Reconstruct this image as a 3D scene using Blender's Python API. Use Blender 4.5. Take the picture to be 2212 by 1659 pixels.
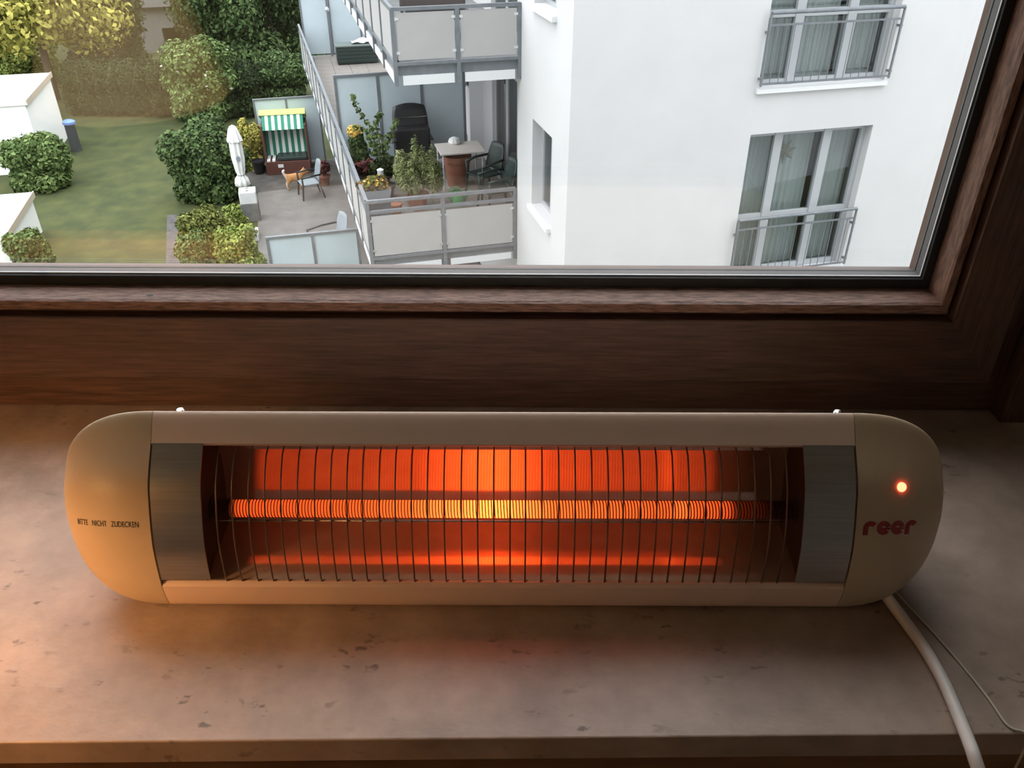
import bpy, bmesh, math, random
import numpy as np
from mathutils import Vector, Matrix
from mathutils.bvhtree import BVHTree

for o in list(bpy.data.objects):
    bpy.data.objects.remove(o, do_unlink=True)
SC = bpy.context.scene
COL = SC.collection
R = math.radians

# ------------------------------------------------------------------ camera
F = 1790.0; CX, CY = 1106.0, 829.5; PITCH = R(33.3); CAMZ = 1.388
cam = bpy.data.cameras.new('camera')
cam.sensor_fit = 'HORIZONTAL'; cam.sensor_width = 36; cam.lens = F / 2212 * 36
cam.clip_start = 0.01; cam.clip_end = 300
camo = bpy.data.objects.new('camera', cam); COL.objects.link(camo)
camo.location = (0, 0, CAMZ); camo.rotation_euler = (math.pi / 2 - PITCH, 0, 0)
SC.camera = camo

# ------------------------------------------------------------------ world: bright overcast sky
wd = bpy.data.worlds.new('overcast_sky'); SC.world = wd; wd.use_nodes = True
wn = wd.node_tree
bg = wn.nodes['Background']
bg.inputs[0].default_value = (0.94, 0.97, 1.0, 1)
# overcast luminance: (1 + 2 sin elevation) / 3, brightest overhead
wt = wn.nodes.new('ShaderNodeTexCoord'); wsx = wn.nodes.new('ShaderNodeSeparateXYZ'); wmr = wn.nodes.new('ShaderNodeMapRange')
ZENITH = 6.6
wmr.inputs['To Min'].default_value = ZENITH / 3; wmr.inputs['To Max'].default_value = ZENITH
wn.links.new(wt.outputs['Generated'], wsx.inputs[0]); wn.links.new(wsx.outputs['Z'], wmr.inputs['Value']); wn.links.new(wmr.outputs[0], bg.inputs[1])
sun = bpy.data.lights.new('sun_through_cloud', 'SUN')
sun.energy = 0.4; sun.angle = R(70); sun.color = (1.0, 0.96, 0.9)
suno = bpy.data.objects.new('sun_through_cloud', sun); COL.objects.link(suno)
suno.rotation_euler = (R(45), R(0), R(-75))
vs = SC.view_settings
vs.view_transform = 'Standard'; vs.look = 'None'; vs.gamma = 1; vs.use_curve_mapping = False
vs.exposure = 0.0

# ------------------------------------------------------------------ pixel helpers (direction only; distance from the plane touched)
def ray(px, py):
    x = (px - CX) / F; y = -(py - CY) / F
    return Vector((x, math.cos(PITCH) + y * math.sin(PITCH), -math.sin(PITCH) + y * math.cos(PITCH)))
CAM = Vector((0, 0, CAMZ))
GZ = -8.6 + CAMZ                                    # garden level
def onz(px, py, z):
    r = ray(px, py); return CAM + r * ((z - CAMZ) / r.z)
def ony(px, py, y):
    r = ray(px, py); return CAM + r * (y / r.y)
BROT = R(14.5)
D1 = Vector((math.cos(BROT), math.sin(BROT), 0)); D2 = Vector((-math.sin(BROT), math.cos(BROT), 0))
BC = Vector((0.744, 10.8, 0))                      # near corner of the block opposite
def B(s, t, zrel): return BC + D1 * s + D2 * t + Vector((0, 0, zrel + CAMZ))
def ST(p): d = p - BC; return d.dot(D1), d.dot(D2)

BFZ = -5.8 + CAMZ                                   # balcony deck level

# ------------------------------------------------------------------ materials
MATS = {}
def mat(name, col, rough=0.6, metal=0.0, col2=None, scale=8.0, stretch=(1, 1, 1), bump=0.0, spec=0.5,
        emit=None, estr=0.0, detail=4.0, coat=0.0, island=False, transl=0.0):
    if name in MATS: return MATS[name]
    m = bpy.data.materials.new(name); m.use_nodes = True
    nt = m.node_tree; b = nt.nodes['Principled BSDF']
    b.inputs['Roughness'].default_value = rough; b.inputs['Metallic'].default_value = metal
    b.inputs['Specular IOR Level'].default_value = spec
    b.inputs['Base Color'].default_value = (*col, 1)
    if coat: b.inputs['Coat Weight'].default_value = coat
    if emit:
        b.inputs['Emission Color'].default_value = (*emit, 1); b.inputs['Emission Strength'].default_value = estr
    fac = None
    if col2 or bump:
        tc = nt.nodes.new('ShaderNodeTexCoord'); mp = nt.nodes.new('ShaderNodeMapping')
        mp.inputs['Scale'].default_value = stretch
        nz = nt.nodes.new('ShaderNodeTexNoise'); nz.inputs['Scale'].default_value = scale
        nz.inputs['Detail'].default_value = detail; nz.inputs['Roughness'].default_value = 0.6
        nt.links.new(tc.outputs['Object'], mp.inputs[0]); nt.links.new(mp.outputs[0], nz.inputs['Vector'])
        fac = nz.outputs['Fac']
    if col2:
        rp = nt.nodes.new('ShaderNodeValToRGB')
        rp.color_ramp.elements[0].position = 0.32; rp.color_ramp.elements[1].position = 0.68
        rp.color_ramp.elements[0].color = (*col, 1); rp.color_ramp.elements[1].color = (*col2, 1)
        if island:
            ge = nt.nodes.new('ShaderNodeNewGeometry'); mx = nt.nodes.new('ShaderNodeMath'); mx.operation = 'MULTIPLY_ADD'
            mx.inputs[1].default_value = 0.5
            ad = nt.nodes.new('ShaderNodeMath'); ad.operation = 'MULTIPLY'; ad.inputs[1].default_value = 0.5
            nt.links.new(fac, ad.inputs[0])
            nt.links.new(ge.outputs['Random Per Island'], mx.inputs[0]); nt.links.new(ad.outputs[0], mx.inputs[2])
            nt.links.new(mx.outputs[0], rp.inputs[0])
        else:
            nt.links.new(fac, rp.inputs[0])
        nt.links.new(rp.outputs[0], b.inputs['Base Color'])
    if bump:
        bp = nt.nodes.new('ShaderNodeBump'); bp.inputs['Strength'].default_value = bump; bp.inputs['Distance'].default_value = 0.01
        nt.links.new(fac, bp.inputs['Height']); nt.links.new(bp.outputs[0], b.inputs['Normal'])
    MATS[name] = m
    return m

def glass(name, tint=(0.985, 0.988, 0.99), gloss=1.0, ior=1.5):
    m = bpy.data.materials.new(name); m.use_nodes = True; nt = m.node_tree
    nt.nodes.remove(nt.nodes['Principled BSDF']); out = nt.nodes['Material Output']
    tr = nt.nodes.new('ShaderNodeBsdfTransparent'); tr.inputs[0].default_value = (*tint, 1)
    gl = nt.nodes.new('ShaderNodeBsdfGlossy'); gl.inputs['Roughness'].default_value = 0.0
    ge = nt.nodes.new('ShaderNodeNewGeometry'); dp_ = nt.nodes.new('ShaderNodeVectorMath'); dp_.operation = 'DOT_PRODUCT'
    nt.links.new(ge.outputs['Normal'], dp_.inputs[0]); nt.links.new(ge.outputs['Incoming'], dp_.inputs[1])
    def mth(op, a, b=None):
        n_ = nt.nodes.new('ShaderNodeMath'); n_.operation = op
        for k_, v_ in enumerate((a, b)):
            if v_ is None: continue
            if isinstance(v_, (int, float)): n_.inputs[k_].default_value = v_
            else: nt.links.new(v_, n_.inputs[k_])
        return n_.outputs[0]
    r0 = ((ior - 1) / (ior + 1)) ** 2
    fr_ = mth('ADD', mth('MULTIPLY', mth('POWER', mth('SUBTRACT', 1.0, mth('ABSOLUTE', dp_.outputs['Value'])), 5.0), 1 - r0), r0)
    mu_ = mth('MULTIPLY', fr_, gloss)
    mx = nt.nodes.new('ShaderNodeMixShader')
    nt.links.new(mu_, mx.inputs[0])
    nt.links.new(tr.outputs[0], mx.inputs[1]); nt.links.new(gl.outputs[0], mx.inputs[2]); nt.links.new(mx.outputs[0], out.inputs[0])
    MATS[name] = m
    return m

WOODX = mat('dark_wood_rail', (0.062, 0.030, 0.019), 0.42, col2=(0.135, 0.068, 0.044), scale=14, stretch=(1.5, 14, 22), bump=0.12)
WOODZ = mat('dark_wood_stile', (0.062, 0.030, 0.019), 0.42, col2=(0.135, 0.068, 0.044), scale=14, stretch=(22, 14, 1.5), bump=0.12)
BEADX = mat('daylit_wood_rail', (0.10, 0.048, 0.032), 0.5, col2=(0.34, 0.19, 0.135), scale=16, stretch=(4, 20, 30), bump=0.35)  # paler than the sash wood: window light on the bead put into the colour
BEADZ = mat('daylit_wood_stile', (0.10, 0.048, 0.032), 0.5, col2=(0.30, 0.16, 0.105), scale=16, stretch=(30, 20, 4), bump=0.3)  # upright beads, daylight mixed into the wood colour as well
RUBBER = mat('black_gasket', (0.012, 0.013, 0.012), 0.6)
ALU = mat('aluminium', (0.75, 0.76, 0.77), 0.35, 1.0)
GREYFR = mat('grey_outer_frame', (0.09, 0.085, 0.08), 0.6)
PANE = glass('window_glass')
WALLP = mat('room_plaster', (0.74, 0.70, 0.64), 0.9, col2=(0.78, 0.74, 0.68), scale=3)
FLOORM = mat('oak_floor', (0.20, 0.11, 0.06), 0.5, col2=(0.30, 0.18, 0.10), scale=6, stretch=(8, 1, 1))
CREAM = mat('cream_plastic', (0.56, 0.42, 0.27), 0.42, col2=(0.59, 0.445, 0.29), scale=20, spec=0.45)
CASING = mat('painted_steel_casing', (0.78, 0.565, 0.425), 0.4, col2=(0.81, 0.59, 0.45), scale=15, bump=0.02)
STEEL = mat('brushed_steel', (0.36, 0.34, 0.31), 0.34, 1.0, col2=(0.42, 0.40, 0.37), scale=30, stretch=(0.6, 20, 20), bump=0.02)
REFL = mat('polished_reflector', (0.72, 0.50, 0.38), 0.12, 0.58, col2=(0.62, 0.42, 0.31), scale=60)
WIRE = mat('grill_wire', (0.20, 0.165, 0.14), 0.32, 1.0)
CERAM = mat('dark_ceramic', (0.05, 0.035, 0.025), 0.6)
DARKCOIL = mat('hot_wire_winding', (0.09, 0.01, 0.006), 0.6)
CHROME = mat('chrome', (0.8, 0.8, 0.8), 0.15, 1.0)
CABLE = mat('white_cable', (0.72, 0.66, 0.60), 0.45)
CORD = mat('pull_cord', (0.62, 0.55, 0.42), 0.8)
INK = mat('black_print', (0.02, 0.016, 0.012), 0.6)
REDINK = mat('red_print', (0.30, 0.02, 0.018), 0.5)
WHITEW = mat('white_render', (0.515, 0.512, 0.515), 0.9, col2=(0.545, 0.542, 0.545), scale=1.2, bump=0.03)
WHITEP = mat('white_paint', (0.66, 0.67, 0.68), 0.5)
PVC = mat('white_window_plastic', (0.36, 0.375, 0.39), 0.4)
GALV = mat('galvanised_steel', (0.13, 0.145, 0.16), 0.6, 0.2, col2=(0.18, 0.195, 0.21), scale=9)
PANEL = mat('grey_balcony_panel', (0.365, 0.36, 0.352), 0.9, col2=(0.39, 0.385, 0.377), scale=3, spec=0.1)
FROST = mat('frosted_glass', (0.45, 0.53, 0.57), 0.35, col2=(0.50, 0.585, 0.625), scale=1.5)
TILE = mat('deck_tile', (0.20, 0.183, 0.165), 0.8, col2=(0.24, 0.22, 0.20), scale=4)
FARGLASS = glass('far_window_glass', tint=(0.76, 0.79, 0.785), gloss=0.8)
CURT = mat('sheer_curtain', (0.62, 0.64, 0.635), 0.9)
DARKROOM = mat('dark_interior', (0.20, 0.21, 0.21), 0.9)
DGREEN = mat('dark_green_plastic', (0.018, 0.035, 0.03), 0.45)
BLACKP = mat('black_plastic', (0.012, 0.013, 0.016), 0.35)
LGREY = mat('grey_mesh_fabric', (0.22, 0.25, 0.27), 0.8)
TERRA = mat('terracotta', (0.24, 0.09, 0.055), 0.8, col2=(0.29, 0.12, 0.075), scale=5)
BARK = mat('bark', (0.07, 0.05, 0.035), 0.9, col2=(0.11, 0.08, 0.06), scale=10)
SOIL = mat('soil', (0.04, 0.028, 0.02), 0.95, col2=(0.07, 0.05, 0.035), scale=12)
GREENP = mat('green_plastic', (0.05, 0.30, 0.11), 0.4)
CANVAS = mat('white_canvas', (0.74, 0.74, 0.72), 0.85)
CONCRETE = mat('pale_concrete', (0.105, 0.10, 0.094), 0.9, col2=(0.15, 0.143, 0.135), scale=2.5, bump=0.1)
GREYSTONE = mat('grey_stone', (0.10, 0.105, 0.105), 0.9, col2=(0.16, 0.165, 0.165), scale=5)
DARKPAVE = mat('dark_damp_paving', (0.035, 0.031, 0.027), 0.8, col2=(0.075, 0.068, 0.06), scale=3)
BROWNWOOD = mat('red_brown_wood', (0.09, 0.032, 0.022), 0.6, col2=(0.13, 0.05, 0.035), scale=8, stretch=(1, 4, 8))
LAWN = mat('lawn_grass', (0.024, 0.036, 0.007), 0.95, col2=(0.062, 0.070, 0.014), scale=1.7, detail=12, bump=0.4)
PATHM = mat('path_paving', (0.055, 0.05, 0.046), 0.9, col2=(0.10, 0.094, 0.088), scale=6)

# ------------------------------------------------------------------ mesh builder
class MB:
    def __init__(self): self.v = []; self.f = []
    def add(self, vs_, fs_):
        n = len(self.v); self.v += [tuple(p) for p in vs_]; self.f += [tuple(i + n for i in q) for q in fs_]; return self
    def box(self, x0, x1, y0, y1, z0, z1):
        return self.add([(x, y, z) for x in (x0, x1) for y in (y0, y1) for z in (z0, z1)],
                        [(0, 1, 3, 2), (4, 6, 7, 5), (0, 4, 5, 1), (2, 3, 7, 6), (0, 2, 6, 4), (1, 5, 7, 3)])
    def bbox(self, x0, x1, y0, y1, z0, z1, b):        # box with bevelled edges
        bm = bmesh.new(); bmesh.ops.create_cube(bm, size=1)
        for v in bm.verts:
            v.co = Vector(((x0 + x1) / 2 + v.co.x * (x1 - x0), (y0 + y1) / 2 + v.co.y * (y1 - y0), (z0 + z1) / 2 + v.co.z * (z1 - z0)))
        bmesh.ops.bevel(bm, geom=list(bm.edges), offset=b, segments=2, affect='EDGES', profile=0.5)
        bm.verts.index_update()
        self.add([v.co[:] for v in bm.verts], [[v.index for v in f.verts] for f in bm.faces]); bm.free(); return self
    def prism(self, poly, a, b, axis='x'):            # polygon of 2D points pushed along an axis
        n = len(poly)
        mk = {'x': lambda p, w: (w, p[0], p[1]), 'y': lambda p, w: (p[0], w, p[1]), 'z': lambda p, w: (p[0], p[1], w)}[axis]
        return self.add([mk(p, a) for p in poly] + [mk(p, b) for p in poly],
                        [tuple(range(n)), tuple(range(2 * n - 1, n - 1, -1))] + [(i, i + n, (i + 1) % n + n, (i + 1) % n) for i in range(n)])
    def tube(self, pts, r, n=8, cap=True):
        pts = [Vector(p) for p in pts]; rs = r if isinstance(r, (list, tuple)) else [r] * len(pts)
        vs_ = []; prev = None
        for i, p in enumerate(pts):
            d = (pts[min(i + 1, len(pts) - 1)] - pts[max(i - 1, 0)]).normalized()
            if prev is None:
                a = d.orthogonal().normalized()
            else:
                a = (prev - d * prev.dot(d)).normalized()
            prev = a; b = d.cross(a)
            for k in range(n):
                t = 2 * math.pi * (k + 0.5) / n; vs_.append(p + (a * math.cos(t) + b * math.sin(t)) * rs[i])
        fs_ = [(i * n + k, i * n + (k + 1) % n, (i + 1) * n + (k + 1) % n, (i + 1) * n + k) for i in range(len(pts) - 1) for k in range(n)]
        if cap: fs_ += [tuple(range(n - 1, -1, -1)), tuple(range((len(pts) - 1) * n, len(pts) * n))]
        return self.add(vs_, fs_)
    def lathe(self, prof, n=16, c=(0, 0, 0)):         # (radius, z) profile
        vs_ = [(c[0] + r * math.cos(2 * math.pi * k / n), c[1] + r * math.sin(2 * math.pi * k / n), c[2] + z) for r, z in prof for k in range(n)]
        m = len(prof)
        fs_ = [(i * n + k, i * n + (k + 1) % n, (i + 1) * n + (k + 1) % n, (i + 1) * n + k) for i in range(m - 1) for k in range(n)]
        fs_ += [tuple(range(n - 1, -1, -1)), tuple(range((m - 1) * n, m * n))]
        return self.add(vs_, fs_)
    def sheet(self, rows):                            # grid of points
        h, w = len(rows), len(rows[0])
        return self.add([p for r in rows for p in r], [(i * w + j, i * w + j + 1, (i + 1) * w + j + 1, (i + 1) * w + j) for i in range(h - 1) for j in range(w - 1)])
    def mesh(self, name, m, smooth=False):
        me = bpy.data.meshes.new(name); me.from_pydata(self.v, [], self.f)
        bm = bmesh.new(); bm.from_mesh(me); bmesh.ops.recalc_face_normals(bm, faces=bm.faces); bm.to_mesh(me); bm.free()
        if smooth:
            me.polygons.foreach_set('use_smooth', [True] * len(me.polygons))
            if isinstance(smooth, float): me.set_sharp_from_angle(angle=R(smooth))
        if m: me.materials.append(m)
        me.update(); return me
    def build(self, name, m, parent=None, loc=(0, 0, 0), rz=0.0, smooth=False):
        return link(name, self.mesh(name, m, smooth), parent, loc, rz)

def link(name, me, parent=None, loc=(0, 0, 0), rz=0.0):
    o = bpy.data.objects.new(name, me); COL.objects.link(o); o.location = loc; o.rotation_euler.z = rz
    if parent: o.parent = parent
    return o
def tag(o, label, cat, group=None, kind=None):
    o['label'] = label; o['category'] = cat
    if group: o['group'] = group
    if kind: o['kind'] = kind
    return o
def thing(name, label, cat, loc=(0, 0, 0), rz=0.0, group=None, kind=None):
    o = bpy.data.objects.new(name, None); o.empty_display_size = 0.1; COL.objects.link(o)
    o.location = loc; o.rotation_euler.z = rz
    return tag(o, label, cat, group, kind)
def box(name, m, parent, *d, b=0):
    mb = MB(); mb.bbox(*d, b) if b else mb.box(*d)
    return mb.build(name, m, parent)

# ================================================================== THE ROOM
SILLZ = 0.9
tag(box('floor', FLOORM, None, -2.3, 1.1, -2.7, 0.95, -0.12, 0.0), 'brown oak floor of the room below the sill', 'floor', kind='structure')
tag(box('ceiling', WALLP, None, -2.3, 1.1, -2.7, 0.95, 2.5, 2.6), 'plain plaster ceiling of the room', 'ceiling', kind='structure')
tag(box('wall_left', WALLP, None, -2.4, -2.3, -2.7, 0.95, 0, 2.5), 'plain plaster wall left of the window', 'wall', kind='structure')
tag(box('wall_right', WALLP, None, 1.1, 1.2, -2.7, 0.95, 0, 2.5), 'plain plaster wall right of the window', 'wall', kind='structure')
tag(box('wall_rear', WALLP, None, -2.4, 1.2, -2.8, -2.7, 0, 2.5), 'plain plaster wall opposite the window', 'wall', kind='structure')
WX0, WX1, WZ1 = -1.13, 0.535, 2.40                  # opening in the window wall
wf = MB()
for d in ((-2.3, WX0, 0, 2.5), (WX1, 1.1, 0, 2.5), (WX0, WX1, 0, SILLZ - 0.024), (WX0, WX1, WZ1, 2.5)):
    wf.box(d[0], d[1], 0.40 if d[3] < 1 else 0.70, 0.95, d[2], d[3])
tag(wf.build('wall_window', WALLP), 'plaster wall around the dark wooden window', 'wall', kind='structure')
tag(box('trim_2', mat('brown_panel', (0.20, 0.10, 0.05), 0.6, col2=(0.26, 0.14, 0.07), scale=8, stretch=(2, 10, 10)), None, -1.6, 1.05, 0.36, 0.398, 0.02, SILLZ - 0.024),
    'brown panel just below the stone sill edge', 'panel', kind='structure')

of = MB()
for d in ((-9, WX0, GZ - 0.1, 9), (WX1, 12, GZ - 0.1, 9), (WX0, WX1, GZ - 0.1, SILLZ - 0.024), (WX0, WX1, WZ1, 9)):
    of.box(d[0], d[1], 0.951, 1.02, d[2], d[3])
tag(of.build('wall_facade', WHITEW), 'white rendered outer wall around the window, seen from the garden side', 'wall', kind='structure')

tag(box('sky_baffle', WHITEW, None, -9, 12, 1.021, 1.20, 2.45, 2.55), 'pale eave added unseen above the window to hold back sky light', 'baffle', kind='structure')  # unseen slab, added to keep high sky light off the back of the sill

# stone sill
def stone_material():
    m = bpy.data.materials.new('sill_stone'); m.use_nodes = True; nt = m.node_tree; b = nt.nodes['Principled BSDF']
    L = nt.links.new; N = nt.nodes.new
    tc = N('ShaderNodeTexCoord')
    n1 = N('ShaderNodeTexNoise'); n1.inputs['Scale'].default_value = 17; n1.inputs['Detail'].default_value = 10; n1.inputs['Roughness'].default_value = 0.6
    L(tc.outputs['Object'], n1.inputs['Vector'])
    r1 = N('ShaderNodeValToRGB'); r1.color_ramp.elements[0].position = 0.3; r1.color_ramp.elements[1].position = 0.72
    r1.color_ramp.elements[0].color = (0.265, 0.190, 0.145, 1); r1.color_ramp.elements[1].color = (0.46, 0.345, 0.270, 1)
    L(n1.outputs['Fac'], r1.inputs[0])
    mp = N('ShaderNodeMapping'); mp.inputs['Scale'].default_value = (1.0, 1.7, 1); mp.inputs['Rotation'].default_value = (0, 0, 0.4)
    L(tc.outputs['Object'], mp.inputs[0])
    n2 = N('ShaderNodeTexNoise'); n2.inputs['Scale'].default_value = 75; n2.inputs['Detail'].default_value = 3
    L(mp.outputs[0], n2.inputs['Vector'])
    r2 = N('ShaderNodeValToRGB'); r2.color_ramp.elements[0].position = 0.62; r2.color_ramp.elements[1].position = 0.70
    L(n2.outputs['Fac'], r2.inputs[0])
    n3 = N('ShaderNodeTexNoise'); n3.inputs['Scale'].default_value = 12; n3.inputs['Detail'].default_value = 2
    L(tc.outputs['Object'], n3.inputs['Vector'])
    r3 = N('ShaderNodeValToRGB'); r3.color_ramp.elements[0].position = 0.45; r3.color_ramp.elements[1].position = 0.62
    L(n3.outputs['Fac'], r3.inputs[0])
    mu = N('ShaderNodeMath'); mu.operation = 'MULTIPLY'; L(r2.outputs[0], mu.inputs[0]); L(r3.outputs[0], mu.inputs[1])
    mx = N('ShaderNodeMix'); mx.data_type = 'RGBA'; mx.inputs['B'].default_value = (0.14, 0.10, 0.075, 1)
    L(mu.outputs[0], mx.inputs['Factor']); L(r1.outputs[0], mx.inputs['A']); L(mx.outputs['Result'], b.inputs['Base Color'])
    bp = N('ShaderNodeBump'); bp.inputs['Strength'].default_value = 0.25; bp.inputs['Distance'].default_value = 0.002
    L(n2.outputs['Fac'], bp.inputs['Height']); L(bp.outputs[0], b.inputs['Normal'])
    b.inputs['Roughness'].default_value = 0.45; b.inputs['Specular IOR Level'].default_value = 0.6
    return m
SILLM = stone_material()
sy = lambda x: 0.3235 + 0.0099 * x
sill = MB()
xs = [-1.6, 1.05]
poly = [(xs[0], sy(xs[0])), (xs[1], sy(xs[1])), (xs[1], 0.6995), (WX1 - 0.002, 0.6995), (WX1 - 0.002, 0.735), (WX0 + 0.002, 0.735), (WX0 + 0.002, 0.6995), (xs[0], 0.6995)]
sill.prism(poly, SILLZ - 0.0235, SILLZ, 'z')
so = sill.build('trim_1', SILLM)
bv = so.modifiers.new('bevel', 'BEVEL'); bv.width = 0.0012; bv.segments = 2
tag(so, 'speckled grey-beige stone window sill under the heater', 'window sill', kind='structure')

# ---- wooden window
win = thing('window_1', 'dark brown wooden window with double glazing above the sill', 'window', (0, 0, SILLZ), -0.0105, kind='structure')
GX0, GX1, GZ0, GZ1 = -0.99, 0.381, 0.1405, 1.36
SO = 0.80
def ring(prof, sides='btlr'):
    """profile points (outward offset, y) swept round the glass opening; one MB per side, mitred at the corners"""
    res = {}
    def c(o, side):
        x0, x1, z0, z1 = GX0 - o * SO, GX1 + o * SO, GZ0 - o, GZ1 + o
        return {'b': ((x0, z0), (x1, z0)), 't': ((x0, z1), (x1, z1)), 'l': ((x0, z0), (x0, z1)), 'r': ((x1, z0), (x1, z1))}[side]
    for s in sides:
        A = []; Bq = []
        for o, y in prof:
            (xa, za), (xb, zb) = c(o, s); A.append((xa, y, za)); Bq.append((xb, y, zb))
        n = len(prof)
        mb = MB(); mb.add(A + Bq, [tuple(range(n)), tuple(range(2 * n - 1, n - 1, -1))] + [(i, i + n, (i + 1) % n + n, (i + 1) % n) for i in range(n)])
        res[s] = mb
    return res
def ring_parts(name, prof, mx, mz):
    outp = {}
    for s, mb in ring(prof).items():
        outp[s] = mb.build(name, mx if s in 'bt' else mz, win)
    return outp
ring_parts('fixed_frame', [(0.088, 0.697), (0.139, 0.697), (0.139, 0.775), (0.10, 0.775), (0.10, 0.757), (0.097, 0.757), (0.097, 0.70)], WOODX, WOODZ)
ring_parts('sash_rail', [(0.0228, 0.6935), (0.0275, 0.6935), (0.0275, 0.6815), (0.0285, 0.6800), (0.094, 0.6800), (0.0955, 0.6815), (0.0955, 0.755), (0.0065, 0.755), (0.0065, 0.736), (0.0228, 0.736)], WOODX, WOODZ)
bead = ring_parts('glazing_bead', [(0.0105, 0.7155), (0.0125, 0.690), (0.0141, 0.687), (0.0226, 0.687), (0.0226, 0.7155)], BEADX, BEADZ)
ring_parts('gasket', [(0.0, 0.7162), (0.0008, 0.7145), (0.0115, 0.7145), (0.0115, 0.7162)], RUBBER, RUBBER)
ring_parts('outer_gasket', [(0.0015, 0.7352), (0.0012, 0.7380), (0.0115, 0.7380), (0.0115, 0.7352)], GREYFR, GREYFR)
ring_parts('spacer_bar', [(0.0003, 0.7195), (0.0003, 0.7315), (0.010, 0.7315), (0.010, 0.7195)], GREYFR, GREYFR)
ring_parts('sealant_bead', [(-0.0006, 0.7192), (-0.0006, 0.7206), (0.0002, 0.7206), (0.0002, 0.7192)], WHITEP, WHITEP)
for y in (0.7165, 0.7325):
    mb = MB(); o = 0.0215
    mb.box(GX0 - 0.008, GX1 + 0.008, y, y + 0.0025, GZ0 - 0.011, GZ1 + 0.011)
    mb.build('pane', PANE, win)
for px in (308, 1160, 1834):                          # old nail holes in the lower bead
    p = ony(px, 641, 0.700); mb = MB(); mb.lathe([(0.0014, 0), (0.0022, 0.0002), (0.0012, 0.0004)], 10)
    o = mb.build('nail_hole', RUBBER, win, (p.x, p.y + 0.0105 * p.x, GZ0 - 0.0123))
    o.scale = (1.9, 0.9, 1)

tag(box('trim_3', WOODZ, None, 0.488, 0.80, 0.672, 0.696, SILLZ + 0.0005, 2.42), 'dark wooden casing board right of the window sash', 'casing', kind='structure')
LAMP_W = 3.8
# ---- floor lamp off to the left, the warm lamp of the room
lamp = thing('floor_lamp', 'arched floor lamp with a warm fabric shade left of the sill', 'lamp', (-0.80, 0.13, 0))
LMET = mat('lamp_metal', (0.2, 0.18, 0.16), 0.4, 0.8)
MB().lathe([(0.13, 0), (0.13, 0.015), (0.02, 0.03)], 24).build('base', LMET, lamp, smooth=40.0)
MB().tube([(0, 0, 0.02), (0, 0, 1.30), (0.02, 0.01, 1.36), (0.08, 0.03, 1.39), (0.19, 0.07, 1.37), (0.235, 0.09, 1.32), (0.24, 0.09, 1.22)], 0.008, 10).build('pole', LMET, lamp, smooth=True)
shp = MB(); nn = 32
for r0, z0, r1, z1 in ((0.130, 1.072, 0.080, 1.24),):
    for th in (0.0, -0.002):
        shp.add([((r0 + th) * math.cos(2 * math.pi * k / nn), (r0 + th) * math.sin(2 * math.pi * k / nn), z0) for k in range(nn)] + [((r1 + th) * math.cos(2 * math.pi * k / nn), (r1 + th) * math.sin(2 * math.pi * k / nn), z1) for k in range(nn)],
                [(k, (k + 1) % nn, nn + (k + 1) % nn, nn + k) for k in range(nn)])
shp.lathe([(0.079, 1.238), (0.079, 1.24)], nn)
shp.build('lamp_shade', mat('warm_fabric_shade', (0.75, 0.6, 0.4), 0.8, emit=(1.0, 0.62, 0.20), estr=0.65), lamp, (0.24, 0.09, 0), smooth=40.0)
MB().lathe([(0.012, 1.21), (0.02, 1.19), (0.028, 1.165), (0.018, 1.148), (0.004, 1.143)], 14).build('bulb', mat('frosted_bulb', (0.9, 0.85, 0.8), 0.5, emit=(1.0, 0.62, 0.30), estr=20), lamp, (0.24, 0.09, 0), smooth=True)
bl_ = bpy.data.lights.new('bulb_light', 'POINT'); bl_.energy = LAMP_W; bl_.color = (1.0, 0.54, 0.23); bl_.shadow_soft_size = 0.02
blo = bpy.data.objects.new('bulb_light', bl_); COL.objects.link(blo); blo.parent = lamp; blo.location = (0.24, 0.09, 1.118)

# ================================================================== THE HEATER
HY = 0.50
heat = thing('infrared_heater', 'cream infrared heater with glowing red element and wire grill on the sill', 'heater', (-0.0066, HY, SILLZ), -0.005)
HW = 0.2505                                           # half length between the end caps
front = [(0.4905, 0.1404), (0.4868, 0.1440), (0.4825, 0.1440), (0.469, 0.1284), (0.451, 0.109), (0.442, 0.092), (0.4345, 0.074), (0.430, 0.058), (0.4267, 0.0284), (0.4289, 0.009)]
back = [(0.433, 0.0045), (0.441, 0.003), (0.515, 0.003), (0.535, 0.009), (0.548, 0.028), (0.552, 0.052), (0.547, 0.078), (0.535, 0.098), (0.520, 0.114), (0.505, 0.128), (0.497, 0.1350)]
prof = [(y - HY, z) for y, z in front + back]
def smooth_closed(p, sub=4):
    n = len(p); out = []
    for i in range(n):
        p0, p1, p2, p3 = (Vector((*p[(i + k - 1) % n], 0)) for k in range(4))
        for j in range(sub):
            t = j / sub
            q = 0.5 * ((2 * p1) + (-p0 + p2) * t + (2 * p0 - 5 * p1 + 4 * p2 - p3) * t * t + (-p0 + 3 * p1 - 3 * p2 + p3) * t ** 3)
            out.append((q.x, q.y))
    return out
SUB = 4
ps = smooth_closed(prof, SUB)
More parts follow.
